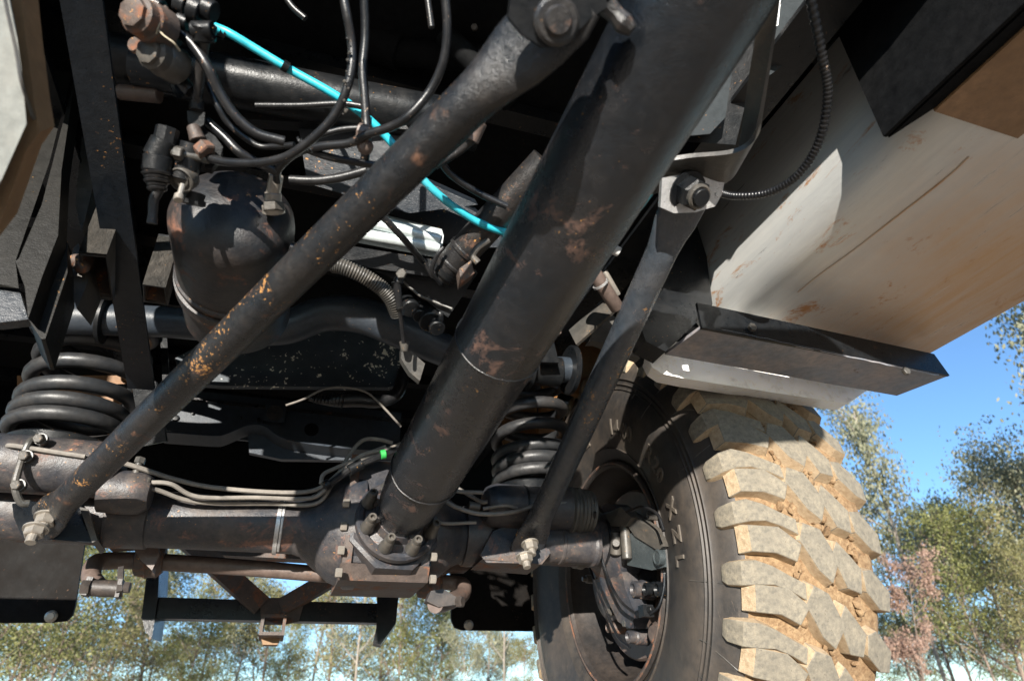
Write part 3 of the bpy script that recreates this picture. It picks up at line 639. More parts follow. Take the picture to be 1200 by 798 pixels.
# lower second tube (stub) beside the right bracket
bm = B(); q0 = pY(632, 640, 1.45); q1 = pY(694, 637, 1.45); q1.z = q0.z = (q0.z+q1.z)/2; lathe(bm, q0, WX, [(0, .043), (.045, .043), (.047, .045), (.052, .045), (.054, .043), (q1.x-q0.x-.01, .043), (q1.x-q0.x-.004, .047), (q1.x-q0.x+.004, .047), (q1.x-q0.x+.006, .040)], 40); part('stub_tube', bm, 'axle', 'short dark tube under the right brake chamber')
# ------------------------------------------------------------------ brake lines
def line(pts, r=.0042, mat='line', name='brake_pipe', label=None, seg=8):
    bm = B(); tube(bm, pts, r, seg, 8); return part(name, bm, mat, label)
ay = 1.425
line([pY(10, 524, 1.36), pY(14, 522, 1.34), pY(60, 529, 1.34), pY(100, 535, 1.34)], .0045)
line([pY(135, 540, 1.36), pY(160, 547, 1.37), pY(200, 560, 1.39), pY(250, 571, 1.41), pY(330, 577, 1.41), pY(372, 573, 1.41), pY(400, 552, 1.40), pY(425, 533, 1.39), pY(455, 526, 1.38), pY(470, 520, 1.40)], .0048, label='pale brake pipe along the top of the axle')
line([pY(175, 565, 1.38), pY(200, 567, 1.38), pY(232, 582, 1.40), pY(300, 583, 1.405), pY(360, 584, 1.41), pY(380, 575, 1.40), pY(398, 558, 1.39), pY(420, 541, 1.38), pY(447, 533, 1.38)], .0045)
line([pY(142, 572, 1.37), pY(180, 573, 1.39), pY(230, 588, 1.42), pY(320, 590, 1.43), pY(370, 590, 1.42), pY(390, 566, 1.41), pY(408, 535, 1.42), pY(425, 516, 1.43), pY(445, 515, 1.43), pY(460, 519, 1.43)], .0045)
line([pY(376, 567, 1.40), pY(379, 556, 1.40), pY(392, 549, 1.40), pY(430, 532, 1.39), pY(452, 523, 1.39)], .0045)
line([pY(470, 524, 1.38), pY(440, 537, 1.375), pY(412, 549, 1.375), pY(383, 569, 1.38)], .0075, 'hose', 'brake_hose', 'black hose with a green clip by the torque tube')
bm = B(); cyl(bm, pY(446, 533, 1.372), pY(452, 532, 1.372), .0105, .0105, 12, .001); part('hose_clip', bm, 'green', 'small bright green clip')
bm = B(); cyl(bm, pY(409, 551, 1.37), pY(424, 543, 1.37), .012, .012, 12, .001); part('hose_ferrule', bm, 'black'); bm = B(); cyl(bm, pY(380, 570, 1.37), pY(386, 566, 1.37), .011, .011, 12, .001); part('hose_ferrule', bm, 'black')
bm = B(); cyl(bm, pY(139, 563, 1.38), pY(146, 563, 1.38), .012, .012, 12, .001); cyl(bm, pY(146, 563, 1.38), pY(163, 565, 1.38), .008, .008, 12, .001); hexa(bm, pY(163, 565, 1.38), (1, 0, 0), .011, .02); cyl(bm, pY(158, 558, 1.38), pY(164, 540, 1.38), .0075, .0065, 12, .001); hexa(bm, pY(163, 543, 1.38), (.1, 0, 1), .010, .012); part('pipe_fitting', bm, 'grey', 'grey tee fitting with bleed screw')
bm = B(); lathe(bm, ax(axpx(331, 583)), WX, [(-.004, .0565), (-.004, .060), (.004, .060), (.004, .0565)], 40, closed_profile=True); part('pipe_clip', bm, 'bright')
line([pY(510, 559, 1.40), pY(525, 572, 1.38), pY(540, 576, 1.37), pY(566, 577, 1.37)], .0045)
line([pY(510, 564, 1.39), pY(522, 586, 1.37), pY(540, 596, 1.36), pY(565, 602, 1.355), pY(600, 600, 1.36), pY(640, 590, 1.37), pY(690, 590, 1.38)], .0048, label='pale pipe sagging right of the torque tube')
line([pY(518, 560, 1.42), pY(560, 586, 1.40), pY(572, 588, 1.39)], .0045)
line([pY(503, 597, 1.42), pY(508, 606, 1.40), pY(520, 613, 1.39), pY(558, 612, 1.38)], .0038)
line([pY(514, 562, 1.43), pY(530, 568, 1.44), pY(556, 583, 1.42)], .004)
bm = B(); cyl(bm, pY(549, 592, 1.36), pY(562, 594, 1.36), .0095, .0095, 12, .001); part('pipe_fitting', bm, 'grey'); bm = B(); cyl(bm, pY(510, 573, 1.37), pY(516, 566, 1.37), .009, .009, 10, .001); part('pipe_fitting', bm, 'grey')
# ------------------------------------------------------------------ anti-roll bar
ay = 1.62
bar = [pY(115, 688, 1.55), pY(107, 675, 1.57), pY(112, 660, 1.60), pY(130, 657, 1.62), pY(165, 657, 1.62), pY(230, 661, 1.62), pY(300, 666, 1.62), pY(370, 672, 1.62), pY(430, 677, 1.62), pY(500, 680, 1.62), pY(530, 683, 1.62), pY(543, 686, 1.60), pY(541, 697, 1.57), pY(522, 706, 1.50), pY(510, 708, 1.45)]
bm = B(); tube(bm, bar, .0178, 18, 8)
arb = part('anti_roll_bar', bm, 'bar', 'brown dusty anti-roll bar below the axle, bent at both ends')
for px, py in ((176, 656), (503, 683)):
    bm = B(); q = pY(px, py, 1.62); lathe(bm, q-Vector((.028, 0, 0)), WX, [(0, .026), (.004, .033), (.022, .036), (.026, .039), (.030, .036), (.046, .036), (.052, .030), (.056, .026)], 32); obj('bushing', bm, 'rusty', arb, 'rusty bushing of the anti-roll bar')
bm = B(); prism(bm, [pY(x, y, 1.56) for x, y in ((118, 620), (150, 624), (183, 630), (187, 650), (178, 668), (164, 655), (155, 640), (128, 642), (120, 634))], (0, .04, 0)); part('bar_hanger', bm, 'bar', 'tan dusty hanger of the anti-roll bar', bev=.006)
bm = B(); prism(bm, [pY(x, y, 1.56) for x, y in ((531, 646), (560, 645), (560, 658), (548, 668), (530, 668), (508, 678), (500, 664), (520, 654))], (0, .04, 0)); part('bar_hanger', bm, 'bar', bev=.006)
bm = B(); q = pY(547, 652, 1.50); lathe(bm, q, (0, 0, -1), [(-.05, .03), (0, .030), (.012, .026), (.02, .014), (.024, 0)], 28); part('bump_stop', bm, 'grey', 'pale worn bump stop under the axle')
bm = B(); beam(bm, pY(100, 687, 1.54), pY(107, 688, 1.54), .03, .034); beam(bm, pY(138, 690, 1.54), pY(143, 690, 1.54), .03, .034); cyl(bm, pY(104, 688, 1.54), pY(141, 690, 1.54), .016, .016, 18, .002); beam(bm, pY(142, 667, 1.55), pY(140, 696, 1.53), .022, .010, (1, 0, 0)); hexa(bm, pY(106, 688, 1.53), (-1, 0, 0), .014, .016); hexa(bm, pY(145, 688, 1.53), (1, 0, 0), .011, .012); part('drop_link', bm, 'rim', 'clevis and bolt hanging from the left end of the anti-roll bar', bev=.002)
bm = B(); prism(bm, [pY(x, y, 1.44) for x, y in ((505, 692), (520, 690), (536, 700), (534, 708), (514, 711), (500, 704))], (0, .03, 0)); hexa(bm, pY(536, 705, 1.44), (.6, -.6, 0), .012, .014); part('drop_link', bm, 'rim', bev=.004)
# ------------------------------------------------------------------ mud flaps
bm = B(); fy = 2.25
def flap(pxs, label, screw):
    bm = B(); prism(bm, [pY(x, y, fy) for x, y in pxs], (0, .012, 0)); o = part('mud_flap', bm, 'flap', label, bev=.002)
    bm = B(); q = pY(*screw, fy-.003); lathe(bm, q, (0, -1, -.1), [(0, .016), (.003, .016), (.005, .013), (.006, .010), (.009, .009), (.009, 0)], 24); obj('screw', bm, 'zinc', o)
    return o
flap([(-260, 560), (-260, 730), (60, 729), (78, 727), (85, 720), (88, 710), (101, 625), (105, 560)], 'black left mud flap with a round screw at its lower corner', (60, 722))
flap([(527, 620), (529, 726), (533, 735), (542, 738), (680, 740), (760, 620)], 'brown right mud flap between the axle and the tyre', (549, 732))
# ------------------------------------------------------------------ towing frame
ty = 2.05
def tb(x0, y0, x1, y1, w_, h, Y=ty, Y1=None): bm = B(); beam(bm, pY(x0, y0, Y), pY(x1, y1, Y1 or Y), w_, h); return bm
tow = part('tow_bar', tb(170, 713, 462, 720, .05, .052), 'black', 'black cross bar of the towing frame hanging below the axle', bev=.003)
bm = tb(208, 622, 306, 710, .04, .050, 1.98, ty-.03); obj('diagonal_brace', bm, 'rusty', tow, 'rusty left diagonal brace', bev=.003)
bm = tb(388, 678, 330, 712, .04, .045, 2.0, ty-.03); obj('diagonal_brace', bm, 'rusty', tow, bev=.003)
for pts in (((173, 662), (187, 662), (185, 700), (178, 748), (170, 740), (166, 722)), ((442, 690), (468, 690), (464, 730), (446, 755), (437, 753), (441, 735))):
    bm = B(); prism(bm, [pY(x, y, ty-.035) for x, y in pts], (.012, .09, 0)); obj('end_plate', bm, 'black', tow, bev=.002)
bm = B()
o_ = [(307, 720), (333, 720), (332, 741), (329, 744), (310, 743), (306, 741)]; q0 = pY(307, 719, ty-.10); q1 = pY(333, 744, ty-.10)
x0, x1, z0, z1 = q0.x, q1.x, q1.z, q0.z; t_ = .008
for lo, hi in (((x0, z0), (x0+t_, z1)), ((x1-t_, z0), (x1, z1)), ((x0+t_, z0), (x1-t_, z0+t_)), ((x0+t_, z1-t_), (x1-t_, z1))):
    box(bm, (lo[0], ty-.10, lo[1]), (hi[0], ty+.06, hi[1]))
obj('hitch_receiver', bm, 'rusty', tow, 'square hitch receiver at the middle of the cross bar')
bm = B(); prism(bm, [pY(x, y, ty-.02) for x, y in ((305, 743), (330, 746), (325, 755), (308, 755))], (0, .05, 0)); obj('pin_tab', bm, 'underbody', tow)
bm = B(); prism(bm, [pY(x, y, ty-.04) for x, y in ((304, 700), (352, 700), (356, 708), (350, 728), (334, 731), (306, 726))], (0, .012, 0)); obj('gusset', bm, 'rusty', tow, bev=.002)
bm = B(); beam(bm, pY(250, 641, 2.15), pY(420, 650, 2.15), .06, .055); part('rear_crossmember', bm, 'rusty', 'rusty crossmember just below the axle tube', bev=.003)
bm = B(); lathe(bm, pY(287, 638, 2.11), (0, -1, 0), [(0, .012), (.006, .010)], 6); part('crossmember_bolt', bm, 'zinc')
# ------------------------------------------------------------------ upper structure: floor, rails
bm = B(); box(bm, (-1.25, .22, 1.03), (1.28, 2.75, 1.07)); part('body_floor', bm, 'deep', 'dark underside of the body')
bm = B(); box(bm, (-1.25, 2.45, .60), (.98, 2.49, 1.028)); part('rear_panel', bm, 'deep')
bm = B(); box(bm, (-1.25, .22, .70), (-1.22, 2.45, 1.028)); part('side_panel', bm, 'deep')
bm = B(); box(bm, (.55, 1.70, .60), (.66, 1.72, 1.028)); part('body_bracket', bm, 'orange', 'orange brown body panel behind the right spring')
bm = B(); prism(bm, [pY(x, y, 1.70) for x, y in ((520, 520), (530, 520), (534, 575), (524, 580))], (0, .02, 0)); part('body_bracket', bm, 'orange')
bm = B(); prism(bm, [pY(x, y, 1.62) for x, y in ((640, 395), (700, 395), (790, 425), (770, 470), (700, 470), (655, 455), (650, 480), (652, 545), (628, 545))], (0, .02, 0)); part('inner_arch', bm, 'orange', 'orange brown wheel arch panel above the tyre')
bm = B(); prism(bm, [pY(x, y, 1.75) for x, y in ((100, 440), (165, 440), (160, 520), (20, 500), (20, 440))], (0, .02, 0)); part('inner_arch', bm, 'orange')
# longitudinal frame rails (C section)
def rail(x, z0, z1, y0, y1, s, label):
    bm = B(); prism(bm, [(x, y0, z0), (x+s*.075, y0, z0), (x+s*.075, y0, z0+.008), (x+s*.008, y0, z0+.008), (x+s*.008, y0, z1-.008), (x+s*.075, y0, z1-.008), (x+s*.075, y0, z1), (x, y0, z1)], (0, y1-y0, 0)); return part('frame_rail', bm, 'black', label, bev=.0015)
rail(.66, .86, 1.02, .1, 2.4, -1, 'right chassis rail')
rail(-.52, .86, 1.02, .1, 2.4, 1, 'left chassis rail')
# bent tubular crossmember
bm = B(); tube(bm, [pY(40, 372, 1.36), pY(110, 374, 1.36), pY(200, 378, 1.36), pY(290, 386, 1.36), pY(335, 384, 1.35), pY(380, 368, 1.34), pY(425, 370, 1.33), pY(470, 388, 1.33), pY(520, 410, 1.35), pY(570, 428, 1.38), pY(672, 434, 1.38)], [.034, .034, .034, .036, .040, .043, .043, .041, .036, .034], 32, 8)
cm = part('tubular_crossmember', bm, 'member', 'thick bent black tube crossing behind the torque tube', angle=50)
bm = B(); q = pY(670, 434, 1.38); lathe(bm, q-Vector((.012, 0, 0)), WX, [(0, .062), (.003, .066), (.013, .066), (.016, .062)], 40); obj('end_flange', bm, 'black', cm)
bm = B(); q = pY(621, 432, 1.38); lathe(bm, q-Vector((.010, 0, 0)), WX, [(0, .05), (.002, .058), (.010, .058), (.014, .040), (.09, .040), (.092, .036)], 40); obj('end_collar', bm, 'black', cm)
bm = B(); q = pY(118, 374, 1.36); lathe(bm, q, WX, [(0, .045), (.002, .052), (.010, .052), (.012, .045)], 32); obj('end_flange', bm, 'black', cm)
bm = B(); prism(bm, [pY(x, y, 1.30) for x, y in ((632, 400), (648, 396), (655, 425), (633, 424))], (0, .01, 0)); obj('tab', bm, 'black', cm, bev=.001)
# spattered panel behind
bm = B(); prism(bm, [pY(x, y, 1.62) for x, y in ((255, 392), (480, 386), (475, 448), (455, 454), (260, 452), (215, 448), (205, 420))], (0, .02, 0)); part('spattered_panel', bm, 'speck', 'dark panel spattered with white paint above the crossmember', bev=.006)
# pressed crossmember with holes
bm = B(); cmY = 1.85
q0 = pY(196, 468, cmY); q1 = pY(470, 494, cmY)
zt = (q0.z+q1.z)/2+.002; zb = pY(300, 517, cmY).z
prism(bm, [(q0.x, cmY, zt+.03), (q0.x, cmY, zb), (q1.x, cmY, zb), (q1.x, cmY, zt+.03)], (0, .008, 0))
xm = part('crossmember', bm, 'member', 'pressed black crossmember with round hole behind the axle')
bm = B(); box(bm, (q0.x, cmY-.012, zt-.004), (q1.x, cmY-.002, zt+.004)); obj('stiffening_bead', bm, 'arm', xm, bev=.002)
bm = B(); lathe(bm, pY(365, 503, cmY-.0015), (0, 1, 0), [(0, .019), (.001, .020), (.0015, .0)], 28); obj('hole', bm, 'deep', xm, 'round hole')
for px, py, r_ in ((206, 490, .010), (226, 485, .004), (283, 490, .0035), (303, 492, .006)):
    bm = B(); lathe(bm, pY(px, py, cmY-.001), (0, -1, 0), [(0, r_), (.006, r_*.8), (.007, 0)], 14); obj('rivet', bm, 'black', xm)
bm = B(); q = pY(322, 486, cmY-.02); box(bm, q-Vector((.028, .012, .026)), q+Vector((.028, .015, .026)))
lamp = part('connector_box', bm, 'member', 'small square connector box with ribbed round face', bev=.003)
for r_ in (.022, .018, .014, .010, .006):
    bm = B(); lathe(bm, q+Vector((0, -.014, 0)), (0, -1, 0), [(0, r_), (.002, r_), (.002, r_-.0022), (0, r_-.0022)], 28, closed_profile=True); obj('ring', bm, 'grey', lamp)
# lower folded lip
bm = B(); P = [pY(x, y, 1.80) for x, y in ((192, 512), (250, 516), (265, 514), (290, 504), (310, 505), (335, 520), (400, 530), (470, 534))]; strip(bm, P, (0, .05, -.012), .006); part('crossmember_lip', bm, 'member', 'wavy folded lip below the crossmember')
bm = B(); prism(bm, [pY(x, y, 1.82) for x, y in ((290, 503), (312, 503), (340, 520), (430, 530), (470, 531), (470, 540), (330, 538), (292, 530))], (0, .02, 0)); part('lower_web', bm, 'member', bev=.002)
# wiring boot
bm = B(); P = [pY(362, 467, 1.60), pY(380, 470, 1.60), pY(395, 469, 1.60), pY(420, 468, 1.60), pY(440, 470, 1.60), pY(458, 466, 1.60), pY(468, 456, 1.60), pY(475, 430, 1.60)]; tube(bm, P, [.006, .010, .019, .021, .019, .018, .018, .016], 16); part('wiring_boot', bm, 'hose', 'ribbed wiring boot above the crossmember')
for i in range(9):
    bm = B(); q = pY(367+i*4.2, 467.5+i*.2, 1.60); r_ = .008+.0013*i; lathe(bm, q, (1, 0, -.03), [(0, r_), (.002, r_+.0035), (.005, r_)], 16); part('boot_ring', bm, 'hose')
line([pY(335, 475, 1.56), pY(355, 468, 1.56), pY(380, 456, 1.56), pY(405, 454, 1.56), pY(430, 460, 1.57), pY(450, 478, 1.58), pY(470, 500, 1.6)], .003, name='wire')
# ------------------------------------------------------------------ left longitudinal strap and brackets
bm = B(); q0 = pY(96, 0, .62); q1 = pY(166, 455, 1.33)
sd_ = Vector((1, 0, .02)); d_ = (q1-q0).normalized()
beam(bm, q0-d_*.25, q1, .006, .048, sd_); part('flat_strap', bm, 'satin', 'flat black strap running up the left side with rusted edge', bev=.0015)
bm = B(); beam(bm, pY(170, 450, 1.40), pY(182, 520, 1.44), .02, .045, (1, 0, 0)); part('strap_foot', bm, 'black', bev=.002)
bm = B(); beam(bm, pY(192, 395, 1.5), pY(196, 470, 1.5), .012, .014, (1, 0, 0)); part('bracket_leg', bm, 'black')
# vertical channels whose lower ends are seen
def vchan(pts, Y, up_to, t, label, mat='grey', depth=None):
    """closed polygon of the lower end (pixels, at one height) pulled straight up"""
    Z = pY(*pts[0], Y).z; P = [pZ(x, y, Z) for x, y in pts]
    bm = B(); prism(bm, P, (0, 0, up_to-Z)); return part('vertical_channel', bm, mat, label, bev=.0015)
bm = B(); Y_ = .93
F1 = [pY(x, y, Y_) for x, y in ((-60, 330), (0, 333), (22, 338), (33, 374), (-2, 378), (-60, 372))]
prism(bm, F1, (.0, .02, 0)); part('channel_end', bm, 'satin', 'blue black lower end of the left channel', bev=.002)
bm = B(); prism(bm, [pY(x, y, Y_-.01) for x, y in ((-60, 328), (0, 333), (22, 338), (18, 306), (58, 190), (84, 86), (66, 86), (0, 258), (-60, 320))], (-.05, .006, 0.0)); part('left_channel', bm, 'channel', 'worn grey steel channel at the left edge', bev=.002)
bm = B(); prism(bm, [pY(x, y, Y_-.03) for x, y in ((18, 306), (22, 303), (49, 240), (80, 120), (88, 90), (72, 200), (68, 276), (50, 322), (33, 373), (29, 336))], (.004, .03, 0)); part('channel_flange', bm, 'channel', 'upright flange of the left channel', bev=.0015)
bm = B(); prism(bm, [pY(x, y, Y_) for x, y in ((35, 377), (48, 397), (53, 397), (79, 320), (79, 284), (68, 279), (50, 320))], (-.012, .10, 0)); part('channel_strip', bm, 'channel', 'angled strip beside the left channel', bev=.0015)
bm = B(); prism(bm, [pY(x, y, 1.02) for x, y in ((78, 322), (90, 362), (103, 330), (92, 285), (86, 290))], (.01, .05, .0)); part('lug_plate', bm, 'grey', bev=.002)
bm = B(); prism(bm, [pY(x, y, 1.02) for x, y in ((88, 240), (96, 272), (112, 205), (108, 190), (96, 160))], (.01, .05, .0)); part('lug_plate', bm, 'grey', bev=.002)
for px, py in ((96, 312), (90, 306)):
    bm = B(); q = pY(px, py, 1.0); bmesh.ops.create_icosphere(bm, subdivisions=2, radius=.012, matrix=Matrix.Translation(q)); part('weld_blob', bm, 'rusty')
# hollow square sections seen from below
def hollow(pxs, Y0, t, h, label):
    Z = pY(*pxs[-1], Y0).z; P = [pZ(x, y, Z) for x, y in pxs]; c = sum(P, Vector())/4
    I = [c+(p-c)*(1-t) for p in P]
    bm = B()
    for i in range(4):
        k = (i+1) % 4; prism(bm, [P[i], P[k], I[k], I[i]], (0, 0, h))
    bmesh.ops.remove_doubles(bm, verts=bm.verts, dist=1e-5)
    o = part('box_bracket', bm, 'grey', label)
    for i in range(4):
        k = (i+1) % 4; n_ = (c-(P[i]+P[k])/2).normalized()*.001; bm = B(); prism(bm, [I[i]+n_, I[k]+n_, I[k]+n_*2, I[i]+n_*2], (0, 0, h)) if False else prism(bm, [I[i].lerp(c, .02)+Vector((0, 0, .004)), I[k].lerp(c, .02)+Vector((0, 0, .004)), I[k].lerp(c, .05)+Vector((0, 0, .004)), I[i].lerp(c, .05)+Vector((0, 0, .004))], (0, 0, h-.008)); obj('inner_wall', bm, 'rusty', o, 'rust brown inner wall')
    bm = B(); prism(bm, [p+Vector((0, 0, h)) for p in P], (0, 0, .004)); obj('top_plate', bm, 'black', o)
hollow(((92, 295), (125, 298), (133, 352), (100, 350)), 1.10, .14, .12, 'open box bracket with rusty inside at the left')
hollow(((167, 333), (194, 337), (197, 358), (168, 354)), 1.05, .16, .10, 'second open box bracket beside the round reservoir')
# cream body panel, far left
bm = B(); prism(bm, [pD(x, y, .62) for x, y in ((-60, -60), (4, -40), (18, 30), (25, 80), (31, 145), (2, 210), (-60, 300))], (-.03, .0, .02)); part('cream_panel', bm, 'cream', 'cream body panel at the far left', bev=.002)
bm = B(); tube(bm, [pD(2, -20, .612), pD(10, 20, .612), pD(19, 60, .612), pD(26, 100, .612), pD(40, 140, .64)], .0016, 6); part('wire', bm, 'grey')
bm = B(); prism(bm, [pD(x, y, .64) for x, y in ((4, -40), (22, -40), (30, 40), (40, 120), (46, 155), (30, 178), (0, 262), (-60, 340), (2, 212), (31, 147), (24, 80))], (0, .02, .03)); part('panel_return', bm, 'underbody', 'dark brown edge beside the cream panel')
# ------------------------------------------------------------------ air reservoir
RC = Vector((-.150, .83, .655)); rr_ = .089
bm = B(); rd = Vector((.0, 1, -.02)).normalized()
lathe(bm, RC-rd*.035, rd, [(0, 0), (.001, .02), (.005, .045), (.013, .066), (.024, .080), (.038, .0875), (.052, rr_), (.17, rr_), (.172, rr_+.0035), (.178, rr_+.004), (.18, rr_), (.30, rr_), (.302, rr_-.003), (.335, rr_-.025), (.35, 0)], 64)
res = part('air_reservoir', bm, 'tank_black', 'round black air reservoir with rusty dented nose', angle=25)
bm = B(); lathe(bm, RC+rd*.155, rd, [(0, rr_+.001), (.001, rr_+.006), (.024, rr_+.006), (.025, rr_+.001)], 64, closed_profile=True); obj('strap_band', bm, 'tank_black', res, 'flat band round the reservoir')
bm = B(); lathe(bm, pY(253, 366, 1.0), (0, -1, -1), [(-.02, .018), (.002, .018), (.004, .014), (.004, 0)], 24); obj('drain_boss', bm, 'tank_black', res)
def fitting(pts, radii, mat='zinc', parent=None, name='fitting', label=None):
    bm = B()
    for (a, b), r_ in zip(zip(pts, pts[1:]), radii): cyl(bm, a, b, r_, r_, 14, .001)
    return obj(name, bm, mat, parent or T, label)
q = pD(319, 236, .93)
fitting([pD(321, 250, .94), pD(320, 240, .935), pD(320, 226, .93), pD(324, 205, .92)], [.016, .012, .010], 'zinc', T, 'hose_fitting', 'pale hose fitting on the reservoir')
bm = B(); hexa(bm, pD(321, 248, .93), (pD(320, 230, .93)-pD(321, 248, .93)), .016, .013); part('fitting_nut', bm, 'grey', angle=25)
# drain valve
bm = B(); cyl(bm, pD(225, 170, .84), pD(214, 212, .84), .017, .0165, 24, .001)
vb = part('drain_valve', bm, 'black', 'black drain valve hanging above the reservoir')
vd = (pD(214, 212, .84)-pD(225, 170, .84)).normalized()
fv = (vd*.5-FW*.8).normalized()
bm = B(); lathe(bm, pD(215, 210, .835), fv, [(-.01, .016), (.006, .0165), (.007, .015), (.004, .014), (.004, .010), (.006, .009), (.006, 0)], 28); obj('valve_cap', bm, 'grey', vb)
bm = B(); cyl(bm, pD(214, 217, .83), pD(210, 231, .82), .0035, .0035, 10); cyl(bm, pD(210, 229, .82), pD(209, 235, .815), .006, .006, 12, .001); obj('pull_pin', bm, 'zinc', vb)
bm = B(); cyl(bm, pD(228, 226, .86), pD(226, 236, .86), .014, .013, 20, .001); cyl(bm, pD(227, 234, .86), pD(226, 240, .86), .0155, .0155, 6); obj('valve_base', bm, 'black', vb)
# slack adjuster with boot to the left of it
bm = B(); cyl(bm, pD(197, 150, .82), pD(193, 168, .82), .014, .014, 8, .001); cyl(bm, pD(193, 165, .82), pD(184, 185, .82), .016, .017, 20, .001); cyl(bm, pD(186, 183, .82), pD(183, 203, .82), .0175, .0175, 24, .002)
lv = part('load_valve', bm, 'black', 'black cylindrical valve with bent lever above the reservoir')
bm = B()
for i, r_ in enumerate((.018, .015, .0155, .012, .012)):
    a = pD(184, 203+i*4.2, .82); b = pD(184, 206.5+i*4.2, .82); cyl(bm, a, b, r_, r_*.93, 20, .0008)
obj('dust_boot', bm, 'hose', lv)
bm = B(); tube(bm, [pD(186, 222, .82), pD(180, 235, .82), pD(179, 250, .82), (pD(178, 262, .82))], [.0065, .006, .0055, .0065], 12); obj('lever', bm, 'arm', lv)
bm = B(); cyl(bm, pD(200, 178, .82), pD(246, 188, .84), .006, .005, 12); hexa(bm, pD(205, 179, .818), (1, -.1, -.1), .009, .010); part('pipe_fitting', bm, 'grey')
# hanger rod above the valve
bm = B(); cyl(bm, pD(239, 48, .80), pD(230, 125, .84), .0068, .0065, 14); rodu = part('link_rod', bm, 'arm', 'shiny thin link rod')
bm = B(); cyl(bm, pD(238, 28, .79), pD(239, 49, .80), .016, .014, 20, .002); cyl(bm, pD(226, 36, .79), pD(250, 36, .79), .011, .011, 16, .001); obj('rod_end', bm, 'black', rodu)
bm = B(); cyl(bm, pD(231, 118, .84), pD(230, 130, .84), .009, .009, 14, .001); prism(bm, [pD(x, y, .84) for x, y in ((219, 130), (240, 132), (239, 146), (230, 152), (220, 142))], (0, .015, 0)); obj('clevis', bm, 'black', rodu, bev=.001)
bm = B(); prism(bm, [pD(x, y, .85) for x, y in ((238, 150), (252, 160), (261, 172), (258, 185), (248, 198), (240, 196), (246, 182), (240, 168))], (0, .01, 0)); part('valve_bracket', bm, 'black', bev=.001)
bm = B(); cyl(bm, pD(226, 148, .84), pD(232, 165, .84), .008, .01, 12, .001); hexa(bm, pD(236, 172, .835), (.5, 0, -.5), .013, .014); part('banjo_fitting', bm, 'rusty')
# rusty plugs at the top left
for px, py, r_, mat, D_ in ((160, 17, .022, 'rusty', .75), (178, 62, .020, 'grey', .78), (158, 53, .010, 'rusty', .79)):
    bm = B(); q = pD(px, py, D_); dd = (-FW+RI*-.25).normalized(); lathe(bm, q+dd*-.04, dd, [(0, r_*1.15), (.025, r_*1.1), (.028, r_), (.04, r_), (.043, r_*.8)], 20)
    if r_ > .015: lathe(bm, q+dd*.002, dd, [(0, r_*.82), (.006, r_*.8), (.007, r_*.7)], 8)
    part('plug', bm, mat, 'rusty round plug at the top left' if py == 17 else None)
bm = B(); cyl(bm, pD(178, 8, .79), pD(188, 50, .82), .018, .013, 16, .002); cyl(bm, pD(193, 66, .80), pD(206, 70, .80), .013, .010, 10, .001); part('valve_body', bm, 'rusty', 'rust stained valve body at the top left')
bm = B(); tube(bm, [pD(186, 22, .76), pD(184, 32, .76), pD(192, 42, .76), pD(203, 50, .76), pD(211, 60, .77)], .0012, 5); tube(bm, [pD(190, 20, .76), pD(186, 30, .757), pD(183, 40, .76)], .001, 5); part('twine', bm, 'twine', 'loose strand of dry grass on the valve')
bm = B()
for px, py, s in ((185, 8, .012), (215, 6, .015), (232, 14, .018), (215, 26, .010), (246, 12, .014), (205, 42, .012), (228, 4, .010)):
    cyl(bm, pD(px-6, py-2, .80), pD(px+6, py+3, .80), s, s*.9, 14, .001)
part('valve_cluster', bm, 'black', 'cluster of small black valves at the top left')
# transverse shafts behind the hoses
bm = B(); cyl(bm, pD(130, 70, 1.02), pD(560, 150, 1.16), .042, .042, 32); part('cross_shaft', bm, 'black', 'dark shaft crossing behind the hoses')
bm = B(); lathe(bm, pD(160, 78, .99), pD(260, 97, 1.0)-pD(160, 78, .99), [(0, .030), (.06, .030), (.065, .034), (.068, .03)], 30); part('shaft_sleeve', bm, 'satin')
bm = B(); cyl(bm, pD(140, 108, 1.0), pD(187, 112, 1.0), .012, .0125, 16, .001); part('stub_pipe', bm, 'bar')
bm = B(); prism(bm, [pD(x, y, 1.12) for x, y in ((230, 95), (420, 120), (480, 150), (470, 200), (560, 240), (480, 250), (360, 215), (350, 150), (260, 140))], (0, .02, .03)); part('gearbox_wall', bm, 'satin', 'dusty dark casting behind the hoses', bev=.004)
bm = B(); prism(bm, [pD(x, y, 1.10) for x, y in ((265, 122), (400, 122), (470, 140), (480, 152), (400, 146), (290, 140))], (0, .03, .01)); part('casting_rib', bm, 'black', bev=.003)
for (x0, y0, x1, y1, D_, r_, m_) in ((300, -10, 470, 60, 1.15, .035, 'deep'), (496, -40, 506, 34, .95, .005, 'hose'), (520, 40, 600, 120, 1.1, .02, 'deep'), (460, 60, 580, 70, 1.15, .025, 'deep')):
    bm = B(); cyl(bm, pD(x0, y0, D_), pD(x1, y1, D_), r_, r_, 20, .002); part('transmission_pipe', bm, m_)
bm = B(); prism(bm, [pD(x, y, 1.25) for x, y in ((280, -40), (560, -40), (600, 60), (520, 120), (420, 110), (300, 60))], (0, .03, .05)); part('transmission_case', bm, 'black', 'dark transmission casting at the top', bev=.01)
for k in range(5):
    bm = B(); beam(bm, pD(320+k*50, -20, 1.235), pD(335+k*46, 92, 1.235), .012, .02, FW); part('casting_rib', bm, 'black', bev=.002)
for k in range(7):
    bm = B(); box(bm, (-1.2, .5+k*.3, 1.0), (1.2, .54+k*.3, 1.0285)); part('floor_rib', bm, 'black')
bm = B(); hexa(bm, pD(556, 34, 1.1), (-FW).normalized(), .006, .008); part('case_bolt', bm, 'grey')  # small bolt added to stand for a pale glint in the dark
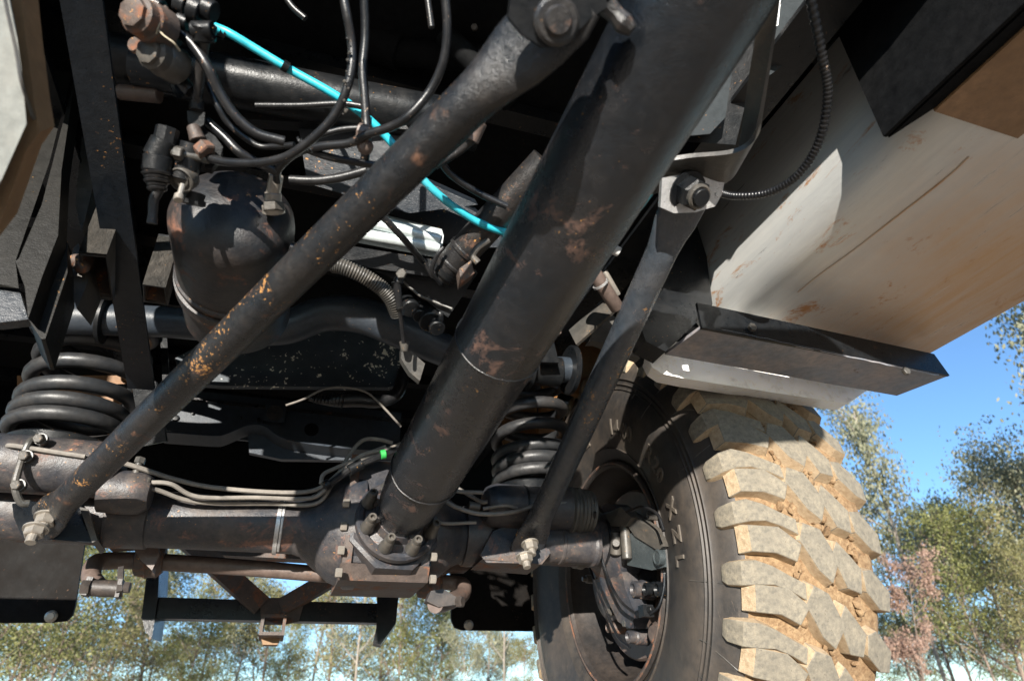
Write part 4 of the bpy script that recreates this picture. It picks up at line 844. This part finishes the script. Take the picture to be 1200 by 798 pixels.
# ------------------------------------------------------------------ hoses
def hose(pts, r, mat='hose', label=None, name='air_hose'):
    bm = B(); tube(bm, [pD(*p) for p in pts], r*.88, 12, 8); return part(name, bm, mat, label)
hose([(252, 32, .93), (270, 40, .93), (300, 58, .94), (340, 82, .95), (390, 110, .96), (425, 134, .97), (455, 163, .98), (487, 201, .99), (510, 225, 1.0), (540, 248, 1.02), (578, 268, 1.04), (640, 282, 1.08), (700, 276, 1.10), (740, 252, 1.08), (770, 215, 1.05)], .0072, 'blue', 'bright cyan air hose sweeping across behind the arm')
bm = B()
for px, py, w_ in ((258, 36, .008), (331, 76, .009), (262, 40, .003)): a = pD(px, py, .93+.01*(px > 300)); cyl(bm, a, a+(pD(px+8, py+5, .935+.01*(px > 300))-a).normalized()*w_, .0082, .0082, 16)
part('hose_sleeve', bm, 'black', 'black sleeves on the cyan hose')
hose([(186, 22, .80), (205, 35, .80), (225, 52, .80), (243, 78, .80), (256, 106, .81), (275, 135, .82), (300, 156, .83), (333, 166, .84)], .0072, label='black hose looping past the link rod')
hose([(200, 60, .83), (205, 80, .83), (215, 98, .83), (224, 108, .83)], .0095)
hose([(243, 98, .85), (255, 125, .85), (270, 148, .86), (300, 170, .87), (320, 172, .87), (345, 170, .86)], .0045)
hose([(240, 184, .84), (265, 190, .83), (300, 191, .82), (330, 186, .81), (352, 174, .80), (380, 150, .79), (395, 130, .785), (405, 108, .78), (412, 80, .78), (412, 50, .78), (406, 15, .77), (398, -30, .77)], .0062, label='long black hose curving up to the top edge')
hose([(242, 142, .86), (262, 160, .86), (280, 178, .86), (300, 190, .87), (325, 202, .88)], .0070)
hose([(325, 212, .90), (325, 200, .88), (335, 188, .87), (350, 178, .86), (375, 172, .85), (410, 168, .84), (430, 158, .83), (460, 148, .82), (480, 135, .81), (505, 105, .81), (520, 70, .80), (524, 30, .79), (520, -20, .78)], .0065, label='black hose rising from the pale reservoir fitting')
hose([(350, 172, .86), (385, 184, .86), (415, 190, .87), (440, 194, .88)], .0060)
hose([(300, 124, .95), (350, 124, .95), (400, 122, .95), (430, 126, .95)], .0055)
hose([(427, 190, .88), (430, 165, .86), (429, 140, .86), (427, 110, .86), (425, 80, .86), (428, 40, .86), (426, -20, .85)], .0068, label='upright black hose behind the long arm')
hose([(340, 211, .95), (370, 212, .95), (400, 208, .95), (430, 200, .95)], .0080)
hose([(370, 160, .86), (400, 152, .86), (430, 150, .86)], .0045)
hose([(320, -30, .9), (340, 5, .9), (358, 22, .9)], .005)
hose([(518, 192, .96), (530, 206, .97), (560, 226, .99), (594, 242, 1.0)], .0062)
hose([(510, 195, .95), (535, 180, .94), (550, 168, .93), (558, 158, .92)], .0062, 'arm')
fitting([pD(552, 165, .925), pD(562, 143, .92), (pD(570, 120, .93))], [.0115, .0085], 'bar', T, 'hose_fitting', 'brass brown elbow fitting')
bm = B(); q = pD(428, 172, .845); bmesh.ops.create_icosphere(bm, subdivisions=2, radius=.011, matrix=Matrix.Translation(q)); cyl(bm, pD(420, 155, .84), pD(434, 158, .84), .012, .012, 10, .001); part('hose_clamp', bm, 'bar')
for x0, y0 in ((352, 168), (356, 170), (360, 173)):
    bm = B(); lathe(bm, pD(x0, y0, .835), (RI*.8+UP*.5), [(0, .0085), (.0025, .0085), (.0025, .0072), (0, .0072)], 16, closed_profile=True); part('cable_tie', bm, 'black')
bm = B()
for i in range(16): x, y = 402+random.uniform(-2, 3), 40+random.random()*95; bmesh.ops.create_icosphere(bm, subdivisions=1, radius=random.uniform(.001, .0026), matrix=Matrix.Translation(pD(x+6-abs(y-60)*.06, y, .772)))
part('dirt_speck', bm, 'grey', kind='stuff')
# ------------------------------------------------------------------ middle: silver duct, shock, corrugated sleeve, cable
def psr(a, b, r, mat, name, label=None, prof=None, seg=28):
    bm = B(); a = Vector(a); b = Vector(b); L = (b-a).length
    lathe(bm, a, b-a, prof(L) if prof else [(0, r*.9), (.002, r), (L-.002, r), (L, r*.9)], seg); return part(name, bm, mat, label)
bm = B(); n_ = (-FW+UP*-.2).normalized()
def ribpanel(pxs, D0, off, name, mat, label=None):
    bm = B(); prism(bm, [pD(x, y, D0) for x, y in pxs], off); return part(name, bm, mat, label, bev=.002)
ribpanel(((395, 244), (520, 276), (516, 303), (380, 277)), 1.12, (0, .02, .03), 'silver_duct', 'alu', 'bright aluminium duct behind the long arm')
psr(pD(395, 252, 1.10), pD(517, 281, 1.10), .009, 'alu', 'duct_rib'); psr(pD(385, 268, 1.10), pD(516, 291, 1.10), .010, 'alu', 'duct_rib')
ribpanel(((360, 280), (520, 306), (560, 318), (540, 330), (400, 308), (352, 298)), 1.09, (0, .03, .02), 'lower_rail', 'black', 'dark ledge below the aluminium duct')
ribpanel(((420, 300), (520, 315), (560, 320), (525, 372), (470, 330), (440, 318)), 1.13, (0, .02, .02), 'gusset_plate', 'black', 'triangular dark gusset with worn edge')
bm = B(); tube(bm, [pD(x, y, 1.12) for x, y in ((468, 325), (490, 345), (505, 352), (530, 362))], .0025, 8); part('gusset_edge', bm, 'grey')
ribpanel(((440, 215), (480, 210), (560, 250), (600, 290), (530, 290), (480, 262), (440, 240)), 1.2, (0, .02, .03), 'casting_wall', 'satin')
# shock absorber
sa, sb = pD(515, 325, 1.10), pD(640, 190, 1.02)
psr(sa, sb, .027, 'arm', 'shock_absorber', 'dusty shock absorber behind the torque tube', prof=lambda L: [(0, .014), (.004, .024), (.03, .026), (.032, .0275), (.036, .0275), (.038, .026), (.06, .026), (.062, .0285), (.068, .0285), (.07, .0268), (L, .0268)])
bm = B(); tube(bm, [pD(516, 333, 1.08), pD(506, 318, 1.06), pD(512, 300, 1.05), pD(520, 290, 1.05)], .0035, 8); part('hose_loop', bm, 'hose')
bm = B(); lathe(bm, sa+(sb-sa).normalized()*.012, sb-sa, [(0, .0275), (.0, .0285), (.010, .0285), (.010, .0275)], 30, closed_profile=True); part('hose_clamp', bm, 'black')
bm = B(); tube(bm, [pD(572, 282, 1.05), pD(560, 290, 1.04), pD(554, 300, 1.04), pD(560, 308, 1.04)], .0058, 10); part('small_hook', bm, 'grey')
ribpanel(((538, 315), (552, 305), (556, 320), (540, 332)), 1.06, (.0, .02, .0), 'worn_tab', 'rusty', 'small orange rust tab')
# corrugated sleeve
cp_ = [pD(*p) for p in ((385, 310, 1.0), (402, 313, 1.0), (425, 323, 1.01), (445, 336, 1.02), (458, 350, 1.03), (466, 368, 1.05))]
P = spline(cp_, 22); bm = B()
for i in range(0, len(P)-1):
    pass
L_ = len(P); rad = [(.0125 if (i % 3) else .0100)*(1 if i > 6 else .8) for i in range(L_)]
def tube_r(bm, P, rad, seg=14):
    rings = []; u = None; n_ = len(P)
    for i, p in enumerate(P):
        d = (P[min(i+1, n_-1)]-P[max(i-1, 0)]).normalized()
        u = frame(d)[0] if u is None else (u-d*u.dot(d)).normalized(); v = d.cross(u)
        rings.append([bm.verts.new(p+(u*math.cos(t)+v*math.sin(t))*rad[i]) for t in [2*math.pi*q/seg for q in range(seg)]])
    for a, b in zip(rings, rings[1:]):
        for q in range(seg): bm.faces.new((a[q], a[(q+1) % seg], b[(q+1) % seg], b[q]))
    bm.faces.new(rings[0]); bm.faces.new(rings[-1]); return bm
tube_r(bm, P, rad); part('corrugated_sleeve', bm, 'grey', 'pale corrugated sleeve below the long arm', angle=80)
hose([(340, 290, .98), (370, 302, .99), (392, 312, 1.0)], .011)
# cable with end fitting
bm = B(); cyl(bm, pD(470, 322, 1.02), pD(466, 331, 1.02), .006, .008, 12, .001); cyl(bm, pD(464, 330, 1.02), pD(468, 362, 1.03), .0078, .0055, 14, .001); tube(bm, [pD(468, 360, 1.03), pD(471, 385, 1.05), pD(473, 402, 1.06)], .0035, 8); part('control_cable', bm, 'hose', 'thin control cable hanging in front of the bent tube')
bm = B(); hexa(bm, pD(471, 321, 1.01), (-FW), .0085, .010); part('cable_bolt', bm, 'grey', angle=25)
bm = B(); cyl(bm, pD(474, 400, 1.10), pD(474, 412, 1.10), .009, .006, 12, .001); prism(bm, [pD(x, y, 1.12) for x, y in ((470, 408), (482, 412), (498, 426), (492, 446), (480, 436), (470, 420))], (0, .015, 0)); part('cable_bracket', bm, 'grey', bev=.001)
line([pD(440, 246, 1.0), pD(460, 266, 1.02), pD(480, 288, 1.05), pD(498, 310, 1.08)], .0055, 'hose', 'air_hose')
line([pD(497, 308, 1.07), pD(508, 325, 1.08)], .004, 'hose', 'air_hose')
for px, py, r_ in ((478, 350, .018), (500, 365, .022), (508, 372, .016), (488, 358, .014)):
    bm = B(); q = pD(px, py, 1.16); cyl(bm, q, q+Vector((.004, -.02, -.035)), r_, r_*.9, 18, .002); part('switch_body', bm, 'black')
psr(pD(509, 366, 1.13), pD(508, 384, 1.13), .006, 'hose', 'switch_lead'); psr(pD(516, 366, 1.13), pD(515, 382, 1.13), .006, 'hose', 'switch_lead')
# between torque tube and short arm
psr(pD(690, 310, 1.12), pD(724, 362, 1.15), .0125, 'bar', 'sleeved_hose', 'tan sleeved hose between torque tube and short arm')
bm = B(); lathe(bm, pD(703, 332, 1.125), pD(724, 362, 1.15)-pD(690, 310, 1.12), [(0, .0125), (0, .0145), (.004, .0145), (.004, .0125)], 18, closed_profile=True); part('hose_clamp', bm, 'bright')
psr(pD(712, 288, 1.14), pD(726, 296, 1.14), .009, 'white', 'pipe_end'); psr(pD(700, 305, 1.16), pD(716, 290, 1.16), .012, 'arm', 'pipe_elbow')
psr(pD(708, 318, 1.17), pD(724, 346, 1.18), .006, 'zinc', 'thin_pipe')
bm = B(); beam(bm, pD(672, 396, 1.25), pD(714, 358, 1.22), .006, .045, (0, .2, 1)); part('small_angle', bm, 'grey', 'small pale angle bracket beside the short arm', bev=.001)
ribpanel(((706, 362), (722, 372), (735, 398), (750, 420), (700, 400), (690, 400)), 1.28, (0, .02, 0), 'splash_shield', 'grey')
ribpanel(((636, 392), (655, 378), (658, 390), (640, 402), (626, 425), (618, 430)), 1.22, (0, .01, .0), 'torn_gasket', 'rusty', 'torn red brown shield edge beside the torque tube')
# ------------------------------------------------------------------ fuel tank
TY0, TY1 = .05, 1.02
def tprof(x): pass
pr2 = []
FT = .85
for x, y in ((842, 220), (852, 260), (856, 290), (862, 313), (874, 332), (893, 346), (920, 355), (1000, 381), (1095, 411)):
    q = pY(x, y, FT); pr2.append((q.x, q.z))
xo, zo = pr2[-1]
pr2 += [(xo+.012, zo+.006), (xo+.018, zo+.02), (xo+.018, 1.00), (pr2[0][0], 1.00)]
bm = B(); prism(bm, [(x, TY0, z) for x, z in pr2], (0, TY1-TY0, 0))
ft = part('fuel_tank', bm, 'tank', 'big silver fuel tank with rounded lower edge and orange dust, warm bounce light painted in', angle=38)
bm = B(); q = [(x, TY1-.004, z) for x, z in pr2]; prism(bm, [(x+(.004 if x < .9 else -.004), TY1, z+.004) for x, z in pr2], (0, .006, 0)); obj('tank_end', bm, 'tank', ft)
# scratched crease along the tank bottom
cr = [Vector((pZ(x, y, .70).x, 0, 0)) for x, y in ((950, 330),)]
def on_bottom(px, py):
    # tank bottom plane through two profile points
    (x0, z0), (x1, z1) = pr2[6], pr2[8]; n_ = Vector((z0-z1, 0, x1-x0)); p0 = Vector((x0, 0, z0)); d = ray(px, py); return d*(p0.dot(n_)/d.dot(n_))
bm = B(); P = [on_bottom(x, y)-Vector((0, 0, .0008)) for x, y in ((935, 342), (960, 322), (1000, 293), (1040, 262), (1080, 231), (1115, 203), (1135, 184))]
tube(bm, P, .0016, 8, 8); obj('crease', bm, 'tank', ft, 'scratched crease along the tank bottom')
# supporting beam under the tank
g0, g1 = pY(822, 362, .86), pY(1113, 440, .83)
bm = B()
a0 = pY(838, 366, .84); a1 = pY(848, 383, .84)
zA, zB = pY(1095, 413, .84).z-.004, pY(1113, 440, .84).z
xl, xr = pY(822, 380, .84).x, pY(1113, 440, .84).x
zl = pY(822, 384, .84).z
topL = pY(850, 366, .84).z
P = [(xl, .84, zl+.055), (xl, .84, zl), (xr, .84, zB), (xr-.02, .84, zA+.0)]
prism(bm, P, (0, .006, 0))
sb_ = part('tank_bearer', bm, 'black', 'dark angle steel bearer under the fuel tank', bev=.0015)
bm = B(); far = .955
prism(bm, [(xl, .846, zl+.001), (xr, .846, zB+.001), (xr-.02, far, zB+.004), (xl-.01, far, zl+.004)], (0, 0, .006)); obj('bearer_flange', bm, 'bearer', sb_, 'dusty lower face of the bearer with light painted in', bev=.0015)
bm = B(); beam(bm, Vector((xr-.05, .85, zB+.02)), Vector((xr-.03, .95, zB+.025)), .05, .006); obj('end_gusset', bm, 'black', sb_, bev=.001)
bm = B(); prism(bm, [pY(x, y, 1.0) for x, y in ((757, 404), (758, 418), (764, 430), (776, 438), (800, 443), (900, 459), (993, 473), (1008, 463), (1024, 452), (900, 420), (800, 400))], (.02, .055, .01)); obj('tank_skirt', bm, 'skirt', ft, 'lower plate behind the bearer, sunlight painted in as white', bev=.003)
for px, py in ((880, 385), (1060, 436)):
    bm = B(); hexa(bm, pY(px, py, .840), (0, -1, 0), .0085, .008); obj('bearer_bolt', bm, 'grey', sb_, angle=25)
bm = B(); tube(bm, [pY(x, y, .842)+Vector((0, 0, random.uniform(-.001, .001))) for x, y in zip(np.linspace(845, 1100, 30), np.linspace(386.5, 440, 30))], .0022, 6, 0); obj('weld_bead', bm, 'bearer', sb_)
# upright member from bearer to frame
ribp = [(835, 357), (813, 381), (780, 412), (757, 400), (750, 380), (775, 330), (812, 250), (828, 300)]
bm = B(); prism(bm, [pY(x, y, .93) for x, y in ribp], (.0, .05, 0)); part('bearer_upright', bm, 'black', 'black upright holding the tank bearer', bev=.002)
ribpanel(((700, 372), (752, 400), (778, 414), (756, 424), (742, 405), (690, 392)), 1.34, (0, .03, 0), 'shield_edge', 'black')
# dark bracket blade and brown underbody box, upper right
bX = .72
bq = pX(1035, 160, bX)
P = [pX(1035, 160, bX), pX(1001, 100, bX), (pX(975, 40, bX))]
top_ = Vector((bX, bq.y, 1.02))
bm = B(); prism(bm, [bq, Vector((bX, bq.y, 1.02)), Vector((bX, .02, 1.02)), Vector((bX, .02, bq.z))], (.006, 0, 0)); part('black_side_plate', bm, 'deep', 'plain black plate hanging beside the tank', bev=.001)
cq = pZ(1095, 131, bq.z-.004)
bm = B(); ee = pZ(1240, 178, bq.z-.004)
prism(bm, [cq, ee, Vector((ee.x, .02, cq.z)), Vector((cq.x-.0, .02, cq.z))], (0, 0, .006)); part('underbody_plate', bm, 'underbody', 'brown dusty underbody plate at the upper right', bev=.001)
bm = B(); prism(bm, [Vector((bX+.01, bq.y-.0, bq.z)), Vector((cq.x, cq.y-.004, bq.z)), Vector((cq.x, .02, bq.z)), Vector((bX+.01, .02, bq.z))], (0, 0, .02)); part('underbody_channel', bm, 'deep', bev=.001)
bm = B(); tube(bm, [pD(946, -20, .80), pD(962, 60, .85), pD(970, 110, .88), pD(960, 165, .92), pD(935, 205, .96), pD(900, 226, 1.0), pD(862, 230, 1.03), pD(840, 225, 1.05)], .0065, 12, 30)
o_ = part('convoluted_conduit', bm, 'hose', 'black ribbed conduit looping in front of the tank', angle=80)
for v in o_.data.vertices: pass
me = o_.data; n_r = len(me.vertices)//12
for i in range(n_r):
    if i % 3 == 0:
        vs = [me.vertices[i*12+k] for k in range(12)]; c = sum((v.co for v in vs), Vector())/12
        for v in vs: v.co = c+(v.co-c)*.72
# grey frame plate (upper right, beside the strap)
bm = B(); prism(bm, [pD(x, y, 1.0) for x, y in ((900, 90), (975, 35), (990, -20), (930, -20), (905, 20))], (0, .01, .01)); part('frame_plate', bm, 'bluegrey', 'blue grey frame plate at the top edge', bev=.001)
bm = B(); prism(bm, [pD(x, y, .97) for x, y in ((906, -10), (916, -10), (912, 30), (900, 38))], (0, .008, 0)); part('frame_tab', bm, 'bright', bev=.001)

# ------------------------------------------------------------------ trees
def tree_mesh(seed, style):
    rnd = random.Random(seed); nr = np.random.default_rng(seed)
    h = 10.0; bt = bmesh.new(); tips = []
    lean = rnd.uniform(-.05, .05), rnd.uniform(-.05, .05)
    def limb(p, d, L, r, lvl):
        n_ = 5; P = [p]; dd = d.copy()
        for i in range(n_):
            dd = (dd + Vector((rnd.uniform(-.2, .2), rnd.uniform(-.2, .2), rnd.uniform(-.05, .16))) * (1 if lvl else .35)).normalized(); P.append(P[-1] + dd*L/n_)
        tube(bt, P, [r, r*.8, r*.6, r*.35], 7 if lvl == 0 else 5, 2)
        if lvl == 0:
            for k in range(style['limbs']):
                t = rnd.uniform(style['low'], .98); i = min(int(t*n_), n_-1); q = P[i].lerp(P[i+1], t*n_-i)
                a = rnd.uniform(0, 6.28); up = rnd.uniform(.5, 1.1)
                limb(q, Vector((math.cos(a), math.sin(a), up)).normalized(), h*rnd.uniform(.16, .36)*(1.25-t*.6), r*.38, 1)
            tips.append((P[-1], .5))
        elif lvl == 1:
            for k in range(5):
                t = rnd.uniform(.35, 1); i = min(int(t*n_), n_-1); q = P[i].lerp(P[i+1], t*n_-i)
                limb(q, (dd+Vector((rnd.uniform(-1, 1), rnd.uniform(-1, 1), rnd.uniform(-.3, .7)))).normalized(), L*rnd.uniform(.25, .5), r*.4, 2)
            tips.append((P[-1], 1))
        else: tips.append((P[-1], 1)); tips.append((P[3], .6))
    limb(Vector((0, 0, -.2)), Vector((lean[0], lean[1], 1)).normalized(), h*.92, style['r'], 0)
    finish(bt, 60); me1 = bpy.data.meshes.new('trunk'); bt.to_mesh(me1); bt.free()
    V = []; F = []
    for (p, wgt) in tips:
        nclump = rnd.randint(1, 3)
        for c in range(nclump):
            cc = np.array(p) + nr.normal(size=3)*.22*style['spread']; rad = rnd.uniform(.12, .34)*style['spread']
            nl = int(style['n']*wgt*rad/.3)
            pts = cc + nr.normal(size=(nl, 3))*rad*np.array([1, 1, .7])
            for q in pts:
                d = nr.normal(size=3)*.6 + np.array([0, 0, style['droop']]); d /= np.linalg.norm(d)
                s = np.cross(d, nr.normal(size=3)); s /= np.linalg.norm(s)
                L = rnd.uniform(.10, .19)*style['leaf']; W = L*rnd.uniform(.2, .36); b = len(V)
                V += [q, q+d*L*.5+s*W, q+d*L, q+d*L*.5-s*W]; F.append((b, b+1, b+2, b+3))
    me2 = bpy.data.meshes.new('crown'); me2.from_pydata([tuple(v) for v in V], [], F); me2.update()
    return me1, me2
styles = {'olive': dict(limbs=24, low=.14, r=.11, n=17, spread=1.25, droop=-.9, leaf=1.0),
          'sparse': dict(limbs=18, low=.28, r=.09, n=26, spread=1.2, droop=-1, leaf=1.0),
          'bushy': dict(limbs=30, low=.05, r=.08, n=15, spread=1.3, droop=-.6, leaf=1.0),
          'dead': dict(limbs=18, low=.1, r=.06, n=45, spread=.8, droop=-.4, leaf=1.1)}
lib = {}
for st, leafm, barkm, seeds in (('olive', 'leaf_olive', 'bark', (1, 2)), ('sparse', 'leaf_grey', 'bark_pale', (3, 4)), ('bushy', 'leaf_green', 'bark', (5, 6)), ('dead', 'leaf_dead', 'bark', (7,))):
    for k in seeds:
        a, b = tree_mesh(k, styles[st]); a.materials.append(M[barkm]); b.materials.append(M[leafm]); lib.setdefault(st, []).append((a, b))
ntree = 0
def tree(px, topy, dist, st, label, var=0, rot=None, wide=1.0, name='gum_tree', leafm=None):
    """px: column where the crown top stands, dist metres along the ground"""
    global ntree
    d = ray(px, topy); hd = math.hypot(d.x, d.y); base = Vector((d.x/hd*dist, d.y/hd*dist, GZ)); H = d.z/hd*dist-GZ
    r_ = bpy.data.objects.new(name, None); COL.objects.link(r_); r_.location = base
    s = H/10.; r_.scale = (s*wide, s*wide, s); r_.rotation_euler.z = rot if rot is not None else random.uniform(0, 6.28)
    r_['label'] = label; r_['category'] = 'tree'; r_['group'] = 'gum trees behind the truck'
    a, b = lib[st][var % len(lib[st])]
    for nm, me in (('trunk', a), ('crown', b)):
        o = bpy.data.objects.new(nm, me); COL.objects.link(o); o.parent = r_
    ntree += 1
T_ = [  # crown top column, crown top row, distance, kind, variant, wide, label
 (1000, 455, 17, 'sparse', 0, .7, 'sparse grey gum crown standing right behind the tyre and under the tank corner'),
 (1060, 620, 20, 'olive', 0, 1.0, 'olive gum just right of the tyre, below open blue sky'),
 (1120, 580, 18, 'olive', 1, 1.0, 'tall olive gum between the dead leaved gum and the right edge'),
 (1180, 520, 15, 'sparse', 1, .9, 'thin grey gum at the far right whose crown nearly touches the upper trees'),
 (1215, 330, 13, 'sparse', 0, .8, 'nearest bare twigged gum cut off by the right edge under the tank corner'),
 (1150, 600, 24, 'bushy', 0, 1.2, 'bushy green gum low at the right'),
 (1085, 640, 26, 'bushy', 1, 1.2, 'rounded green gum low between the tyre and the right edge'),
 (1210, 560, 20, 'olive', 0, 1.1, 'dense olive gum at the lower right corner'),
 (1035, 655, 12, 'dead', 0, .8, 'small gum with pinkish brown dead leaves beside the tyre'),
 (1020, 600, 28, 'olive', 1, 1.0, 'far olive gum showing between tyre and dead leaved gum'),
 (0, 640, 22, 'bushy', 0, 1.1, 'green gum behind the left mud flap'),
 (60, 655, 18, 'olive', 1, 1.0, 'leaning brown trunked gum under the left mud flap'),
 (115, 610, 16, 'bushy', 1, .9, 'yellow green gum between the left mud flap and the bar hanger'),
 (165, 650, 21, 'olive', 0, .9, 'olive gum behind the left upright of the towing frame'),
 (215, 640, 30, 'sparse', 1, .9, 'faint grey gum left of the towing hitch'),
 (262, 660, 24, 'olive', 1, .9, 'thin olive gum below the left half of the cross bar'),
 (300, 650, 32, 'sparse', 0, .9, 'far grey gum directly behind the towing hitch'),
 (350, 715, 20, 'bushy', 0, .8, 'low green gum right of the towing hitch'),
 (402, 640, 17, 'olive', 0, .8, 'slim gum behind the right diagonal of the towing frame'),
 (432, 600, 13, 'sparse', 1, .8, 'gum with stout brown trunk behind the right end of the cross bar'),
 (478, 640, 18, 'bushy', 1, .8, 'green gum right of the towing frame end plate'),
 (520, 680, 26, 'olive', 1, .9, 'pale green gum under the anti-roll bar bend'),
 (549, 690, 14, 'sparse', 0, .6, 'slender white trunked gum just under the right mud flap screw'),
 (585, 600, 12, 'sparse', 1, .6, 'straight pale trunk left of the tyre'),
 (612, 745, 26, 'olive', 0, .9, 'low gum tip at the left edge of the tyre'),
 (35, 610, 13, 'bushy', 0, 1.3, 'broad green gum under the left mud flap, fullest of the low ones'),
 (88, 590, 25, 'olive', 0, 1.3, 'dull olive gum half behind the left mud flap edge'),
 (140, 655, 28, 'sparse', 0, 1.3, 'hazy grey gum right of the bar hanger'),
 (190, 690, 19, 'olive', 1, 1.4, 'low spreading olive gum left of the hitch below the cross bar'),
 (240, 700, 17, 'bushy', 1, 1.1, 'low yellow green gum between left upright and hitch'),
 (325, 690, 26, 'olive', 0, 1.3, 'wide olive gum just right of the hitch'),
 (375, 680, 24, 'sparse', 1, 1.3, 'pale gum seen between the brace and the cross bar'),
 (455, 660, 28, 'olive', 1, 1.3, 'dark olive gum behind the right end plate'),
 (505, 700, 19, 'bushy', 0, 1.0, 'fresh green gum under the differential'),
 (570, 720, 30, 'sparse', 0, 1.3, 'faint gum at the gap beside the tyre'),
 (1095, 600, 15, 'bushy', 0, .9, 'bright green leafed gum right of the dead leaved one'),
 (1150, 640, 19, 'olive', 1, 1.3, 'broad olive gum filling the lower right'),
 (1045, 720, 24, 'olive', 0, 1.3, 'low olive gum behind the dead leaved gum'),
 (1190, 640, 14, 'olive', 1, .9, 'brownish twigged gum in the bottom right corner'),
 (20, 742, 44, 'bushy', 0, 2.2, 'far low gum under the left end of the mud flap, near the bottom edge'),
 (130, 738, 46, 'bushy', 1, 2.2, 'far low gum at the bottom edge below the drop link'),
 (225, 744, 43, 'olive', 0, 2.2, 'far low gum at the bottom edge left of the hitch'),
 (318, 742, 47, 'bushy', 0, 2.2, 'far low gum at the bottom edge below the hitch'),
 (420, 740, 44, 'olive', 1, 2.2, 'far low gum at the bottom edge below the right brace'),
 (500, 745, 46, 'bushy', 1, 2.2, 'far low gum at the bottom edge below the differential'),
 (590, 748, 45, 'olive', 0, 2.2, 'far low gum at the bottom edge just left of the tyre'),
 (1060, 735, 44, 'bushy', 0, 2.2, 'far low gum at the bottom edge just right of the tyre'),
 (1160, 730, 46, 'bushy', 1, 2.2, 'far low gum at the bottom right corner'),
 (-50, 640, 26, 'olive', 1, 1.1, 'olive gum beyond the left edge of the picture'),
]
for i, (px, ty_, dist, st, var, wide, lab) in enumerate(T_): tree(px, ty_, dist, st, lab, var, wide=wide, rot=i*1.7)
